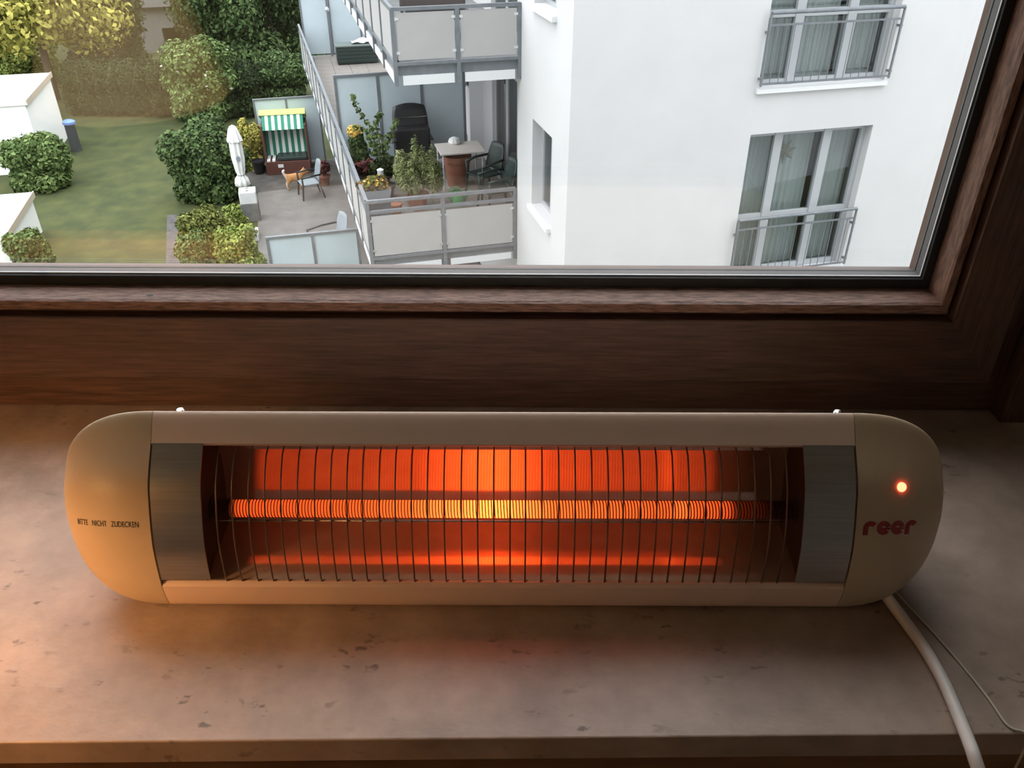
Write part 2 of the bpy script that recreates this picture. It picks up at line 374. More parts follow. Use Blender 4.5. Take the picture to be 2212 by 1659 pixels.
# end caps
CC = Vector((0.480 - HY, 0.074))
def cap(sign):
    mb = MB(); rows = []
    N = 18; LEN = 0.0775
    for i in range(N + 1):
        u = math.sin(i / N * math.pi / 2)
        s = max(1 - u ** 2.35, 0) ** (1 / 2.35) if i < N else 0.0
        if i == N: s = 0.02
        x = sign * (HW + 0.0004 + u * LEN)
        rows.append([(x, CC.x + (y - CC.x) * s * 1.0, CC.y + (z - CC.y) * s) for y, z in ps])
    # inner return so the edge has thickness
    rin = [(sign * (HW + 0.0004), CC.x + (y - CC.x) * 0.97, CC.y + (z - CC.y) * 0.97) for y, z in ps]
    rows = [rin] + rows
    n = len(ps); vs_ = [p for r in rows for p in r]
    fs_ = [(i * n + k, i * n + (k + 1) % n, (i + 1) * n + (k + 1) % n, (i + 1) * n + k) for i in range(len(rows) - 1) for k in range(n)]
    fs_ += [tuple(range((len(rows) - 1) * n, len(rows) * n)), tuple(range(n))]
    mb.add(vs_, fs_)
    return mb.build('end_cap', CREAM, heat, smooth=50.0)
capL = cap(-1); capL['label'] = 'left cream end cap with printed warning'
capR = cap(1); capR['label'] = 'right cream end cap with red lettering and lamp'
# casing: an open C running over the top, back and underside
def sub_prof(a, b):                                   # control point index a..b along the smooth profile
    n = len(ps); i = a * SUB; out = []
    while True:
        out.append(ps[i % n])
        if i % n == (b * SUB) % n: break
        i += 1
    return out
def strip(name, path, x0, x1, m, th=0.0016, parent=None, smooth=50.0, inset=0.0):
    # path of (y,z) made into a thin shell between x0 and x1, thickness towards the inside (CC)
    outer = [Vector(p) for p in path]; inner = []
    for p in outer:
        d = (CC - p); d.normalize(); inner.append(p + d * th)
    n = len(path); mb = MB()
    vs_ = [(x, *p) for x in (x0, x1) for p in outer] + [(x, *p) for x in (x0, x1) for p in inner]
    fs_ = []
    for i in range(n - 1):
        fs_ += [(i, i + 1, n + i + 1, n + i), (2 * n + i, 2 * n + i + 1, 3 * n + i + 1, 3 * n + i), (i, i + 1, 2 * n + i + 1, 2 * n + i), (n + i, n + i + 1, 3 * n + i + 1, 3 * n + i)]
    fs_ += [(0, n, 3 * n, 2 * n), (n - 1, 2 * n - 1, 4 * n - 1, 3 * n - 1)]
    mb.add(vs_, fs_)
    return mb.build(name, m, parent or heat, smooth=smooth)
i_lip_top, i_lip_bot = 3, 8
path = sub_prof(i_lip_bot, i_lip_top)
lipT = Vector(path[-1]); lipB = Vector(path[0])
# rolled-in lips at both edges of the opening
path = [tuple(lipB + Vector((0.006, 0.0022))), tuple(lipB + Vector((0.0018, 0.002)))] + path[0:] + [tuple(lipT + Vector((0.0012, -0.0016))), tuple(lipT + Vector((0.006, -0.0036)))]
strip('casing', path, -HW, HW, CASING, 0.0014, smooth=35.0)
# reflector trough
# upper mirror: rays from above the sill front are gathered on the heating rod (elliptic arc)
F0 = Vector((0.466, 0.070))
arc = [(0.5025, 0.1035), (0.5009, 0.099), (0.5006, 0.091), (0.4998, 0.082), (0.4980, 0.0735), (0.4955, 0.0650)]
trough = [(0.4745, 0.1252), (0.5025, 0.1040)] + arc[1:] + [(0.4905, 0.0540), (0.4865, 0.0378), (0.4475, 0.0351), (0.4442, 0.0346), (0.4300, 0.0312)]
rf = MB(); RX = HW - 0.004
rf.add([(x, y - HY, z) for x in (-RX, RX) for y, z in trough] + [(x, y - HY + 0.0008, z + (0.0006 if i < 2 else -0.0006)) for x in (-RX, RX) for i, (y, z) in enumerate(trough)],
       [(i, i + 1, len(trough) + i + 1, len(trough) + i) for i in range(len(trough) - 1)])
rf.build('reflector', REFL, heat, smooth=12.0)
for s in (-1, 1):                                     # closing walls of the trough
    mb = MB(); x = s * (HW - 0.0335)
    mb.prism([(y - HY, z) for y, z in trough] + [(0.4345 - HY, 0.060), (0.445 - HY, 0.092)], x, x + s * 0.001, 'x')
    mb.build('trough_end', CERAM, heat)
# steel cover plates over both ends of the opening
fp = sub_prof(3, 8)
pp = []
for k, p in enumerate(fp):
    p = Vector(p); d = (p - CC).normalized(); u = k / (len(fp) - 1)
    if u < 0.985: pp.append(tuple(p + d * 0.0004))
for s in (-1, 1):
    a, b = (-HW + 0.0012, -HW + 0.0370) if s < 0 else (HW - 0.0370, HW - 0.0012)
    strip('cover_plate', pp, a, b, STEEL, 0.0012)
# wire grill
nW = 36; pitch = 0.01155; gp = []
for k, p in enumerate(fp):
    p = Vector(p); d = (p - CC).normalized(); u = k / (len(fp) - 1)
    gp.append(p + d * (-0.0028 + 0.0030 * math.sin(math.pi * u)))
gp = [lipT + Vector((0.0052, -0.0044))] + gp[1:-1] + [lipB + Vector((0.0030, 0.0034))]
wm = MB().tube([(0, *p) for p in gp] + [(0.0016, *(gp[-1] + Vector((0.002, -0.0006))))], 0.00062, 6).mesh('grill_wire', WIRE, True)
x0 = -pitch * (nW - 1) / 2 - 0.0006
rnd = random.Random(4)
for k in range(nW):
    o = link('grill_wire', wm, heat, (x0 + k * pitch + rnd.uniform(-0.0005, 0.0005), 0, 0))
jc = min(gp, key=lambda p: abs(p.y - 0.0845)); dd = (jc - CC).normalized()
hw_ = MB().tube([(x0, *(jc - dd * 0.0013)), (x0 + (nW - 1) * pitch, *(jc - dd * 0.0013))], 0.0007, 6)
hw_.build('cross_wire', mat('bright_wire', (0.55, 0.5, 0.45), 0.25, 1.0), heat, smooth=True)
# heating rod
def rod_material():
    m = bpy.data.materials.new('glowing_rod'); m.use_nodes = True; nt = m.node_tree; b = nt.nodes['Principled BSDF']
    b.inputs['Base Color'].default_value = (0.06, 0.025, 0.015, 1); b.inputs['Roughness'].default_value = 0.7
    tc = nt.nodes.new('ShaderNodeTexCoord'); sp = nt.nodes.new('ShaderNodeSeparateXYZ'); nt.links.new(tc.outputs['Object'], sp.inputs[0])
    mr = nt.nodes.new('ShaderNodeMapRange'); mr.inputs['From Min'].default_value = -0.25; mr.inputs['From Max'].default_value = 0.25
    nt.links.new(sp.outputs['X'], mr.inputs['Value'])
    rp = nt.nodes.new('ShaderNodeValToRGB'); cr = rp.color_ramp
    stops = [(0.095, 0.0), (0.108, 0.12), (0.16, 0.13), (0.26, 0.16), (0.36, 0.25), (0.43, 0.6), (0.48, 1.0), (0.53, 0.62), (0.575, 0.28), (0.68, 0.2), (0.745, 0.17), (0.765, 0.30), (0.785, 0.17), (0.833, 0.12), (0.845, 0.012), (0.90, 0.0)]
    while len(cr.elements) > 1: cr.elements.remove(cr.elements[0])
    cr.elements[0].position = stops[0][0]; cr.elements[0].color = (0, 0, 0, 1)
    for p, v in stops[1:]:
        e = cr.elements.new(p); e.color = (v, v, v, 1)
    nt.links.new(mr.outputs[0], rp.inputs[0])
    mu = nt.nodes.new('ShaderNodeMath'); mu.operation = 'MULTIPLY'; mu.inputs[1].default_value = 8.6
    nt.links.new(rp.outputs[0], mu.inputs[0])
    b.inputs['Emission Color'].default_value = (1.0, 0.10, 0.016, 1)
    nt.links.new(mu.outputs[0], b.inputs['Emission Strength'])
    return m
rc = F0 - Vector((HY, 0)); RR = 0.0066
MB().tube([(-0.222 + 0.444 * k / 40, rc.x, rc.y) for k in range(41)], RR, 24).build('heating_rod', rod_material(), heat, smooth=40.0)
turns = 186; hx = []
for k in range(turns * 14 + 1):
    a = 2 * math.pi * k / 14
    hx.append((-0.214 + 0.428 * k / (turns * 14), rc.x + (RR + 0.0004) * math.cos(a), rc.y + (RR + 0.0004) * math.sin(a)))
MB().tube(hx, 0.00042, 4).build('winding', DARKCOIL, heat, smooth=True)
for s in (-1, 1):
    MB().tube([(s * 0.216, rc.x, rc.y), (s * 0.232, rc.x, rc.y)], 0.0095, 16).build('rod_holder', CERAM, heat, smooth=40.0)
# screws on top of the casing
for x in (-0.2335, 0.2415):
    sc_ = MB().lathe([(0.0031, 0), (0.0031, 0.0016), (0.0024, 0.0026), (0.0008, 0.003)], 14).build('screw', CHROME, heat, (x, 0.4895 - HY, 0.1412), smooth=30.0)
# rubber feet under the casing
for x in (-0.2, 0.2):
    for y in (-0.05, 0.01):
        MB().lathe([(0.007, 0.0), (0.007, 0.0036)], 12).build('foot', RUBBER, heat, (x, y, 0.0))
# print on the caps: flat shapes pressed on the curved shells along the heater's front normal
NRM = Vector((0, -0.86, 0.51)).normalized(); UPV = Vector((0, 0.51, 0.86)).normalized()
def press(name, me, capo, origin, m):
    bm = bmesh.new(); bm.from_mesh(capo.data); tree = BVHTree.FromBMesh(bm); bm.free()
    bm = bmesh.new(); bm.from_mesh(me)
    bmesh.ops.triangulate(bm, faces=bm.faces)
    for _ in range(2):
        ed = [e for e in bm.edges if e.calc_length() > 0.003]
        if ed: bmesh.ops.subdivide_edges(bm, edges=ed, cuts=1)
    for v in bm.verts:
        q = origin + Vector((v.co.x, 0, 0)) + UPV * v.co.y
        hit, nr, _, _ = tree.ray_cast(q + NRM * 0.2, -NRM)
        v.co = (hit if hit else q) + NRM * 0.00022
    bm.to_mesh(me); bm.free(); me.materials.clear(); me.materials.append(m)
    o = link(name, me, capo); return o
def text_mesh(txt, size, xs_, off=0.0):
    cu = bpy.data.curves.new('lettering', 'FONT'); cu.body = txt; cu.size = size; cu.align_x = 'CENTER'; cu.align_y = 'CENTER'; cu.offset = off; cu.space_word = 1.0
    to = bpy.data.objects.new('lettering', cu); COL.objects.link(to)
    dg = bpy.context.evaluated_depsgraph_get(); me = bpy.data.meshes.new_from_object(to.evaluated_get(dg))
    bpy.data.objects.remove(to, do_unlink=True)
    for v in me.vertices: v.co.x *= xs_
    return me
def to_local(px, py, y):                              # a point near the cap face, in heater coordinates
    return heat_inv @ ony(px, py, y)
bpy.context.view_layer.update()
heat_inv = Matrix.Translation(heat.location) @ Matrix.Rotation(-0.005, 4, 'Z'); heat_inv.invert()
press('warning_text', text_mesh('BITTE   NICHT   ZUDECKEN', 0.0060, 0.66, 0.00003), capL, to_local(240, 1127, 0.447), INK)
def ribbon(path, w):
    mb = MB(); n = len(path); L_ = []; R_ = []
    for i, p in enumerate(path):
        p = Vector(p); d = (Vector(path[min(i + 1, n - 1)]) - Vector(path[max(i - 1, 0)])).normalized(); q = Vector((-d.y, d.x)) * w / 2
        L_.append((p.x + q.x, p.y + q.y, 0)); R_.append((p.x - q.x, p.y - q.y, 0))
    mb.sheet([L_, R_]); return mb
H_ = 0.0105
def arcp(cx, cy, r, a0, a1, n=14): return [(cx + r * math.cos(R(a0 + (a1 - a0) * k / n)), cy + r * math.sin(R(a0 + (a1 - a0) * k / n))) for k in range(n + 1)]
logo = MB(); pen = 0.0038
def letter(kind, x):
    r = H_ / 2 - pen / 2
    if kind == 'r':
        mb = ribbon([(x + pen / 2, 0), (x + pen / 2, H_ * 0.45)] + arcp(x + pen / 2 + r, H_ - pen / 2 - r, r, 180, 35)[1:], pen)
    else:
        c = x + H_ / 2
        mb = ribbon([(c - r * 0.75, H_ / 2 - 0.0006), (c + r + pen * 0.45, H_ / 2 - 0.0006)], pen * 0.42)
        logo.add(mb.v, mb.f)
        mb = ribbon(arcp(c, H_ / 2, r, 8, 325, 26), pen)
    logo.add(mb.v, mb.f)
for kx, kd in ((-0.0205, 'r'), (-0.0108, 'e'), (-0.0003, 'e'), (0.0106, 'r')): letter(kd, kx)
press('brand_lettering', logo.mesh('brand_lettering', REDINK), capR, to_local(1907, 1147, 0.445), REDINK)
# indicator lamp
bm = bmesh.new(); bm.from_mesh(capR.data); tr = BVHTree.FromBMesh(bm); bm.free()
q = to_local(1947, 1052, 0.45); hit = tr.ray_cast(q + NRM * 0.2, -NRM)[0]
led = MB().lathe([(0.0034, -0.001), (0.0034, 0.0006), (0.0026, 0.0018), (0.0010, 0.0024)], 18).build('indicator_lamp', mat('red_indicator', (0.6, 0.05, 0.03), 0.3, emit=(1.0, 0.10, 0.045), estr=9), capR, hit, smooth=50.0)
led.rotation_euler = NRM.to_track_quat('Z', 'Y').to_euler()
led['label'] = 'lit red indicator lamp'
# cable and pull cord, running over the sill towards the room
def catmull(P, sub=8):
    P = [Vector(p) for p in P]; Q = [2 * P[0] - P[1]] + P + [2 * P[-1] - P[-2]]; out = []
    for i in range(1, len(Q) - 2):
        for j in range(sub):
            t = j / sub; p0, p1, p2, p3 = Q[i - 1:i + 3]
            out.append(0.5 * ((2 * p1) + (-p0 + p2) * t + (2 * p0 - 5 * p1 + 4 * p2 - p3) * t * t + (-p0 + 3 * p1 - 3 * p2 + p3) * t ** 3))
    return out + [P[-1]]
RC = 0.0042
cp = [onz(x, y, SILLZ + h) for x, y, h in ((1896, 1262, 0.014), (1922, 1298, 0.009), (1958, 1346, 0.0045), (1998, 1402, 0.0042), (2036, 1468, 0.0042), (2066, 1536, 0.0045), (2092, 1600, 0.008), (2106, 1640, 0.008))]
cp += [Vector((cp[-1].x + 0.004, cp[-1].y - 0.016, SILLZ - 0.008)), Vector((cp[-1].x + 0.008, cp[-1].y - 0.028, SILLZ - 0.05)), Vector((cp[-1].x + 0.01, cp[-1].y - 0.03, SILLZ - 0.3))]
MB().tube([heat_inv @ p for p in catmull(cp)], RC, 12).build('power_cable', CABLE, heat, smooth=True)
sp_ = [onz(x, y, SILLZ + h) for x, y, h in ((1925, 1268, 0.012), (1962, 1308, 0.003), (2010, 1360, 0.0009), (2070, 1428, 0.0009), (2130, 1502, 0.0009), (2176, 1566, 0.0011))]
sp_ += [Vector((sp_[-1].x + 0.008, sy(sp_[-1].x) + 0.0005, SILLZ + 0.0012)), Vector((sp_[-1].x + 0.011, sy(sp_[-1].x) - 0.0025, SILLZ - 0.004)), Vector((sp_[-1].x + 0.016, sy(sp_[-1].x) - 0.003, SILLZ - 0.12))]
MB().tube([heat_inv @ p for p in catmull(sp_)], 0.0008, 6).build('pull_cord', CORD, heat, smooth=True)

# ================================================================== THE BLOCK OPPOSITE
def at(s, t, z=0.0): return B(s, t, z)                # z relative to the lens height
ZB = CAMZ                                             # local z = rel + CAMZ
bld = thing('apartment_building', 'white rendered apartment block filling the right of the view', 'building', (BC.x, BC.y, 0), BROT)
def wall(name, m, axis, const, u0, u1, z0, z1, holes, depth, inward, parent=bld):
    us = sorted({u0, u1, *[h[0] for h in holes], *[h[1] for h in holes]}); zs = sorted({z0, z1, *[h[2] for h in holes], *[h[3] for h in holes]})
    mb = MB(); P = (lambda u, c, z: (u, c, z + ZB)) if axis == 's' else (lambda u, c, z: (c, u, z + ZB))
    inn = lambda u, z: any(h[0] < u < h[1] and h[2] < z < h[3] for h in holes)
    for i in range(len(us) - 1):
        for j in range(len(zs) - 1):
            if not inn((us[i] + us[i + 1]) / 2, (zs[j] + zs[j + 1]) / 2):
                mb.add([P(us[i], const, zs[j]), P(us[i + 1], const, zs[j]), P(us[i + 1], const, zs[j + 1]), P(us[i], const, zs[j + 1])], [(0, 1, 2, 3)])
    c2 = const + inward * depth
    for a, b, c, d in holes:
        q = [(a, c), (b, c), (b, d), (a, d)]
        for k in range(4):
            (ua, za), (ub, zb) = q[k], q[(k + 1) % 4]
            mb.add([P(ua, const, za), P(ub, const, zb), P(ub, c2, zb), P(ua, c2, za)], [(0, 1, 2, 3)])
    return mb.build(name, m, parent)
W1 = [(2.64, 4.57, -5.59, -3.41), (2.64, 4.57, -2.79, -0.61)]
wall('wall', WHITEW, 's', 0.0, 0.0, 11.0, -9.0, 3.5, W1, 0.16, 1)
W2 = [(0.73, 1.74, -4.80, -3.47), (0.70, 1.74, -1.89, -0.56)]
TREC = 2.62; REC = 0.45
wall('wall', WHITEW, 't', 0.0, 0.0, TREC, -9.0, 3.5, W2, 0.18, 1)
DR = [(4.35, 6.3, -5.76, -3.55), (4.35, 6.3, -2.9, -0.7)]
wall('wall', WHITEW, 't', REC, TREC, 26.0, -9.0, 3.5, DR, 0.1, 1)
mb = MB(); mb.box(0.0, REC, TREC - 0.01, TREC, -9 + ZB, 3.5 + ZB); mb.build('wall', WHITEW, bld)
mb = MB(); mb.box(0, 11, 0.0, 26, 3.5 + ZB, 3.6 + ZB); mb.build('roof', GALV, bld)
mb = MB(); mb.box(10.9, 11, 0.01, 26, -9 + ZB, 3.5 + ZB); mb.box(REC + 0.01, 10.9, 25.9, 26, -9 + ZB, 3.5 + ZB); mb.build('wall', WHITEW, bld)
# pilaster and wall lamp where the screen meets the house
box('pilaster', WHITEP, bld, 0.16, REC, 7.14, 7.42, -5.8 + ZB, -3.2 + ZB)
# french windows in the long facade
def frame_bars(x0, x1, z0, z1, cols, rows, y0, y1, w=0.075):
    mb = MB(); mb.box(x0, x0 + w, y0, y1, z0, z1); mb.box(x1 - w, x1, y0, y1, z0, z1); mb.box(x0 + w, x1 - w, y0, y1, z0, z0 + w); mb.box(x0 + w, x1 - w, y0, y1, z1 - w, z1)
    for c in cols: mb.box(c - w * 0.85, c + w * 0.85, y0 - 0.012, y1, z0 + 0.012, z1 - 0.012)
    cs = [x0 + w * 0.15] + cols + [x1 - w * 0.15]
    for r in rows:
        for k in range(len(cs) - 1): mb.box(cs[k] + w * 0.85, cs[k + 1] - w * 0.85, y0 + 0.001, y1, r - w * 0.6, r + w * 0.6)
    return mb
def french(h, seed):
    a, b, c, d = h; c += ZB; d += ZB
    rn = random.Random(seed)
    cols = [a + (b - a) * 0.27, a + (b - a) * 0.675]; rows = [c + 0.90]
    w = frame_bars(a, b, c, d, cols, rows, 0.13, 0.20).build('window_frame', PVC, bld)
    xs_ = [a + 0.06] + cols + [b - 0.06]; zs_ = [c + 0.06, rows[0], d - 0.06]
    for i in range(3):
        for j in range(2):
            g = MB(); g.box(xs_[i] + 0.03, xs_[i + 1] - 0.03, 0.165, 0.172, zs_[j] + 0.02, zs_[j + 1] - 0.02); g.build('pane', FARGLASS, w)
    for i in range(3):
        n = 36; u0, u1 = xs_[i] + (0.02 if i else -0.02), xs_[i + 1] - (0.07 if i == 1 else -0.02)
        rws = []
        ph = rn.uniform(0, 6)
        for z in (c + 0.02, d - 0.02):
            rws.append([(u0 + (u1 - u0) * k / n, 0.34 + 0.016 * math.sin(k * 1.15 + ph + 0.6 * math.sin(k * 0.4)), z) for k in range(n + 1)])
        MB().sheet(rws).build('curtain', CURT, w, smooth=True)
    q = MB(); q.add([(a, 0.2, c), (a, 0.2, d), (b, 0.2, d), (b, 0.2, c), (a, 1.2, c), (a, 1.2, d), (b, 1.2, d), (b, 1.2, c)], [(4, 5, 6, 7), (0, 1, 5, 4), (3, 2, 6, 7), (0, 3, 7, 4), (1, 2, 6, 5)])
    q.build('room_behind', DARKROOM, w)
    s = MB(); s.box(a - 0.03, b + 0.03, -0.05, 0.13, c - 0.06, c - 0.001); s.build('window_ledge', WHITEP, w)
    return w
french(W1[0], 1); french(W1[1], 2)
def railing(h, label):
    a, b, c, d = h; c += ZB
    t = thing('window_railing', label, 'railing', B((a + b) / 2, -0.07, h[2]), BROT, 'guard rails of the french windows')
    w = (b - a) / 2 + 0.01
    def tb(name, *p, r=0.018): return MB().tube(list(p), r, 8).build(name, GALV, t, smooth=40.0)
    tb('handrail', (-w, 0, 0.95), (w, 0, 0.95), r=0.023)
    box('upper_rail', GALV, t, -w, w, -0.008, 0.008, 0.79, 0.815)
    box('lower_rail', GALV, t, -w, w, -0.008, 0.008, 0.06, 0.085)
    for x in (-w, w):
        box('post', GALV, t, x - 0.012, x + 0.012, -0.012, 0.012, 0.04, 0.95)
        for z in (0.12, 0.70): box('bracket', GALV, t, x - 0.02, x + 0.02, -0.01, 0.069, z, z + 0.025)
    bar = MB().tube([(0, 0, 0.08), (0, 0, 0.80)], 0.006, 6).mesh('bar', GALV)
    n = 16
    for k in range(1, n): link('bar', bar, t, (-w + 2 * w * k / n, 0, 0))
railing(W1[0], 'grey railing across the lower french window with the star')
railing(W1[1], 'grey railing across the upper french window at the top edge')
# paper star hanging in the lower window
st_ = MB(); P_ = []
for k in range(14):
    r = 0.20 if k % 2 == 0 else 0.085; a = math.pi * 2 * k / 14 + 0.2; P_.append((r * math.cos(a), 0, r * math.sin(a)))
n = len(P_); st_.add(P_ + [(0, -0.03, 0), (0, 0.03, 0)], [(k, (k + 1) % n, n) for k in range(n)] + [((k + 1) % n, k, n + 1) for k in range(n)])
tag(st_.build('paper_star', mat('straw_paper', (0.30, 0.27, 0.22), 0.9), None, B(3.37, 0.245, -3.77), BROT), 'pale paper star hanging inside the lower french window', 'ornament')
# small windows in the short side
for k, h in enumerate(W2):
    a, b, c, d = h
    fr = MB(); w = 0.06
    for q in ((a, a + w, c, d), (b - w, b, c, d), (a + w, b - w, c, c + w), (a + w, b - w, d - w, d), ((a + b) / 2 - w * 0.7, (a + b) / 2 + w * 0.7, c + w, d - w)): fr.box(0.16, 0.22, q[0], q[1], q[2] + ZB, q[3] + ZB)
    w_ = fr.build('window_frame', PVC, bld)
    for q in ((a + w, (a + b) / 2 - w * 0.7), ((a + b) / 2 + w * 0.7, b - w)): box('pane', FARGLASS, w_, 0.185, 0.19, q[0], q[1], c + w + ZB, d - w + ZB)
    q = MB(); q.add([(0.22, a, c + ZB), (0.22, a, d + ZB), (0.22, b, d + ZB), (0.22, b, c + ZB), (0.9, a, c + ZB), (0.9, a, d + ZB), (0.9, b, d + ZB), (0.9, b, c + ZB)], [(4, 5, 6, 7), (0, 1, 5, 4), (3, 2, 6, 7), (0, 3, 7, 4), (1, 2, 6, 5)])
    q.build('room_behind', DARKROOM, w_)
    n = 20
    MB().sheet([[(0.30 + 0.02 * math.sin(j * 1.3), a + (b - a) * (0.03 + 0.94 * j / n), z) for j in range(n + 1)] for z in (c + 0.05 + ZB, d - 0.03 + ZB)]).build('curtain', CURT, w_, smooth=True)
    box('window_ledge', WHITEP, w_, -0.07, 0.16, a - 0.03, b + 0.03, c - 0.07 + ZB, c - 0.001 + ZB)
# balcony doors in the recess
for h in DR:
    a, b, c, d = h; fr = MB(); w = 0.08
    for q in ((a, a + w, c, d), (b - w, b, c, d), (a + w, b - w, c, c + w), (a + w, b - w, d - w, d), ((a + b) / 2 - w, (a + b) / 2 + w, c + w, d - w)): fr.box(REC + 0.06, REC + 0.12, q[0], q[1], q[2] + ZB, q[3] + ZB)
    w_ = fr.build('balcony_door', PVC, bld)
    for q in ((a + w, (a + b) / 2 - w), ((a + b) / 2 + w, b - w)): box('pane', FARGLASS, w_, REC + 0.085, REC + 0.09, q[0], q[1], c + w + ZB, d - w + ZB)
    q = MB(); q.add([(REC + x, y, z + ZB) for x in (0.12, 1.2) for y in (a, b) for z in (c, d)], [(4, 5, 7, 6), (0, 1, 5, 4), (2, 3, 7, 6), (0, 2, 6, 4), (1, 3, 7, 5)])
    q.build('room_behind', DARKROOM, w_)
wl = thing('wall_lamp', 'oval white wall lamp by the balcony screen', 'lamp', B(0.158, 7.28, -4.15), BROT)
MB().bbox(-0.02, 0.0, -0.07, 0.07, -0.13, 0.13, 0.008).build('backplate', GALV, wl)
g = MB().lathe([(0.02, -0.17), (0.08, -0.13), (0.10, 0.0), (0.08, 0.13), (0.02, 0.17)], 14).build('glass_cover', WHITEP, wl, (-0.06, 0, 0), smooth=True); g.scale = (0.5, 0.85, 1)

# ---- balconies
def balcony(label, s0, t0, s1, t1, zr, zp0, zp1, zb, zbeam0, zbeam1, zw0, handrail, fmid, tiles=False):
    """corner at (s0,t0); left side runs to (s1,t1). zr = rail under the handrail"""
    bal = thing('balcony', label, 'balcony', (BC.x, BC.y, 0), BROT)
    z = lambda v: v + ZB
    side = Vector((s1 - s0, t1 - t0)); L_ = side.length; dr = side.normalized(); nr = Vector((-dr.y, dr.x))
    MB().prism([(s0 + 0.05, t0 + 0.06), (REC - 0.003, t0 + 0.06), (REC - 0.003, t1), (s1 + 0.05, t1)], z(zbeam0), z(zbeam1), 'z').build('deck', GREYSTONE, bal)
    if tiles:
        tm = MB().box(-0.247, 0.247, -0.247, 0.247, 0, 0.02).mesh('deck_tile', TILE)
        for i in range(7):
            for j in range(31):
                sx, ty = 0.18 - 0.503 * i, t0 + 0.36 + 0.503 * j
                if sx - 0.26 > s0 + (s1 - s0) * (ty - t0) / (t1 - t0) and ty + 0.26 < t1: link('deck_tile', tm, bal, (sx, ty, z(zbeam1)))
    ptop = zr + 0.02 if not handrail else handrail
    # front
    xe = -0.02; xm = s0 + (xe - s0) * fmid
    def fbar(name, za, zb_, y=0.0, w=0.05, m=GALV, x0=s0, x1=xe): box(name, m, bal, x0, x1, t0 + y - w / 2, t0 + y + w / 2, z(za), z(zb_))
    fbar('rail', zr - 0.025, zr + 0.025); fbar('rail', zb - 0.025, zb + 0.02)
    if handrail: fbar('handrail', handrail - 0.025, handrail + 0.025, 0, 0.06)
    fbar('edge_beam', zbeam0, zbeam1, 0.06, 0.06)
    for x in (s0, xm, xe): box('post', GALV, bal, x - 0.03, x + 0.03, t0 - 0.028, t0 + 0.032, z(zw0), z(ptop))
    for xa, xb in ((s0 + 0.05, xm - 0.045), (xm + 0.045, xe - 0.05)):
        pn = box('panel', PANEL, bal, xa, xb, t0 - 0.012, t0 - 0.004, z(zp0), z(zp1))
        for cx in (xa + 0.005, xb - 0.005):
            for cz in (zp0 + 0.10, zp1 - 0.08): box('clip', ALU, pn, cx - 0.035, cx + 0.03, t0 - 0.018, t0 - 0.001, z(cz - 0.018), z(cz + 0.018))
        box('fascia', WHITEP, bal, xa + 0.05, xb - 0.02, t0 + 0.005, t0 + 0.03, z(zw0), z(zbeam0 - 0.005))
    # side
    def P(u, off=0.0): p = Vector((s0, t0)) + dr * u + nr * off; return p
    def sbar(name, za, zb_, w=0.05, m=GALV, u0=0.03, u1=L_, off=0.0):
        a, b, c, d = P(u0, off - w / 2), P(u1, off - w / 2), P(u1, off + w / 2), P(u0, off + w / 2)
        return MB().prism([tuple(a), tuple(b), tuple(c), tuple(d)], z(za), z(zb_), 'z').build(name, m, bal)
    sbar('rail', zr - 0.025, zr + 0.025); sbar('rail', zb - 0.025, zb + 0.02)
    if handrail: sbar('handrail', handrail - 0.025, handrail + 0.025, 0.06)
    sbar('edge_beam', zbeam0, zbeam1, 0.06, off=-0.06)
    nb = max(2, round(L_ / 1.22)); st2 = L_ / nb
    for k in range(nb):
        if k: sbar('post', zw0, ptop, 0.055, u0=k * st2 - 0.028, u1=k * st2 + 0.028)
        sbar('panel', zp0, zp1, 0.008, PANEL, k * st2 + 0.07, (k + 1) * st2 - 0.07, 0.008)
        sbar('fascia', zw0, zbeam0 - 0.005, 0.02, WHITEP, k * st2 + 0.08, (k + 1) * st2 - 0.08, 0.0)
    sbar('post', zw0, ptop, 0.055, u0=L_ - 0.05, u1=L_)
    return bal
balcony('lower balcony with grey panels crowded with potted plants', -2.50, 2.67, -2.92, 18.6, -5.06, -5.83, -5.13, -5.87, -6.02, -5.82, -6.14, -4.88, 0.50, True)
balcony('upper balcony with pale grey panels at the top edge', -1.90, 2.43, -2.02, 12.4, -2.00, -2.69, -2.05, -2.74, -2.91, -2.76, -3.05, None, 0.50)

# ---- frosted screens
def screen(label, s_posts, t, z0, z1, w=0.05, cap_h=0.05):
    sc = thing('privacy_screen', label, 'screen', (BC.x, BC.y, 0), BROT, 'frosted glass privacy screens')
    for s in s_posts: box('post', GALV, sc, s - w / 2, s + w / 2, t - 0.03, t + 0.03, z0 + ZB, z1 + ZB - cap_h)
    for a, b in zip(s_posts[:-1], s_posts[1:]): box('frosted_pane', FROST, sc, a + w / 2 + 0.002, b - w / 2 - 0.002, t - 0.006, t + 0.006, z0 + 0.05 + ZB, z1 - cap_h + ZB)
    box('cap_rail', GALV, sc, s_posts[0] - w / 2, s_posts[-1] + w / 2, t - 0.035, t + 0.035, z1 + ZB - cap_h, z1 + ZB)
    return sc
screen('three-pane frosted screen behind the black chairs on the lower balcony', [-2.56, -1.72, -0.84, 0.05], 7.15, -5.79, -3.90)
screen('tall frosted screen at the far end behind the green chest', [-2.80, -1.93, -1.0, -0.05], 18.4, -5.79, -3.6)
def onT(px, py, t):
    r = ray(px, py); p0 = BC + D2 * t - CAM; p = CAM + r * (p0.dot(D2) / r.dot(D2)); return (p - BC).dot(D1), p.z - CAMZ
fa, fb, fc = onT(546, 213, 16.5), onT(616, 210, 16.5), onT(686, 207, 16.5)
screen('two-pane frosted fence behind the striped beach chair', [fa[0], fb[0], fc[0]], 16.5, -8.57, (fa[1] + fc[1]) / 2)
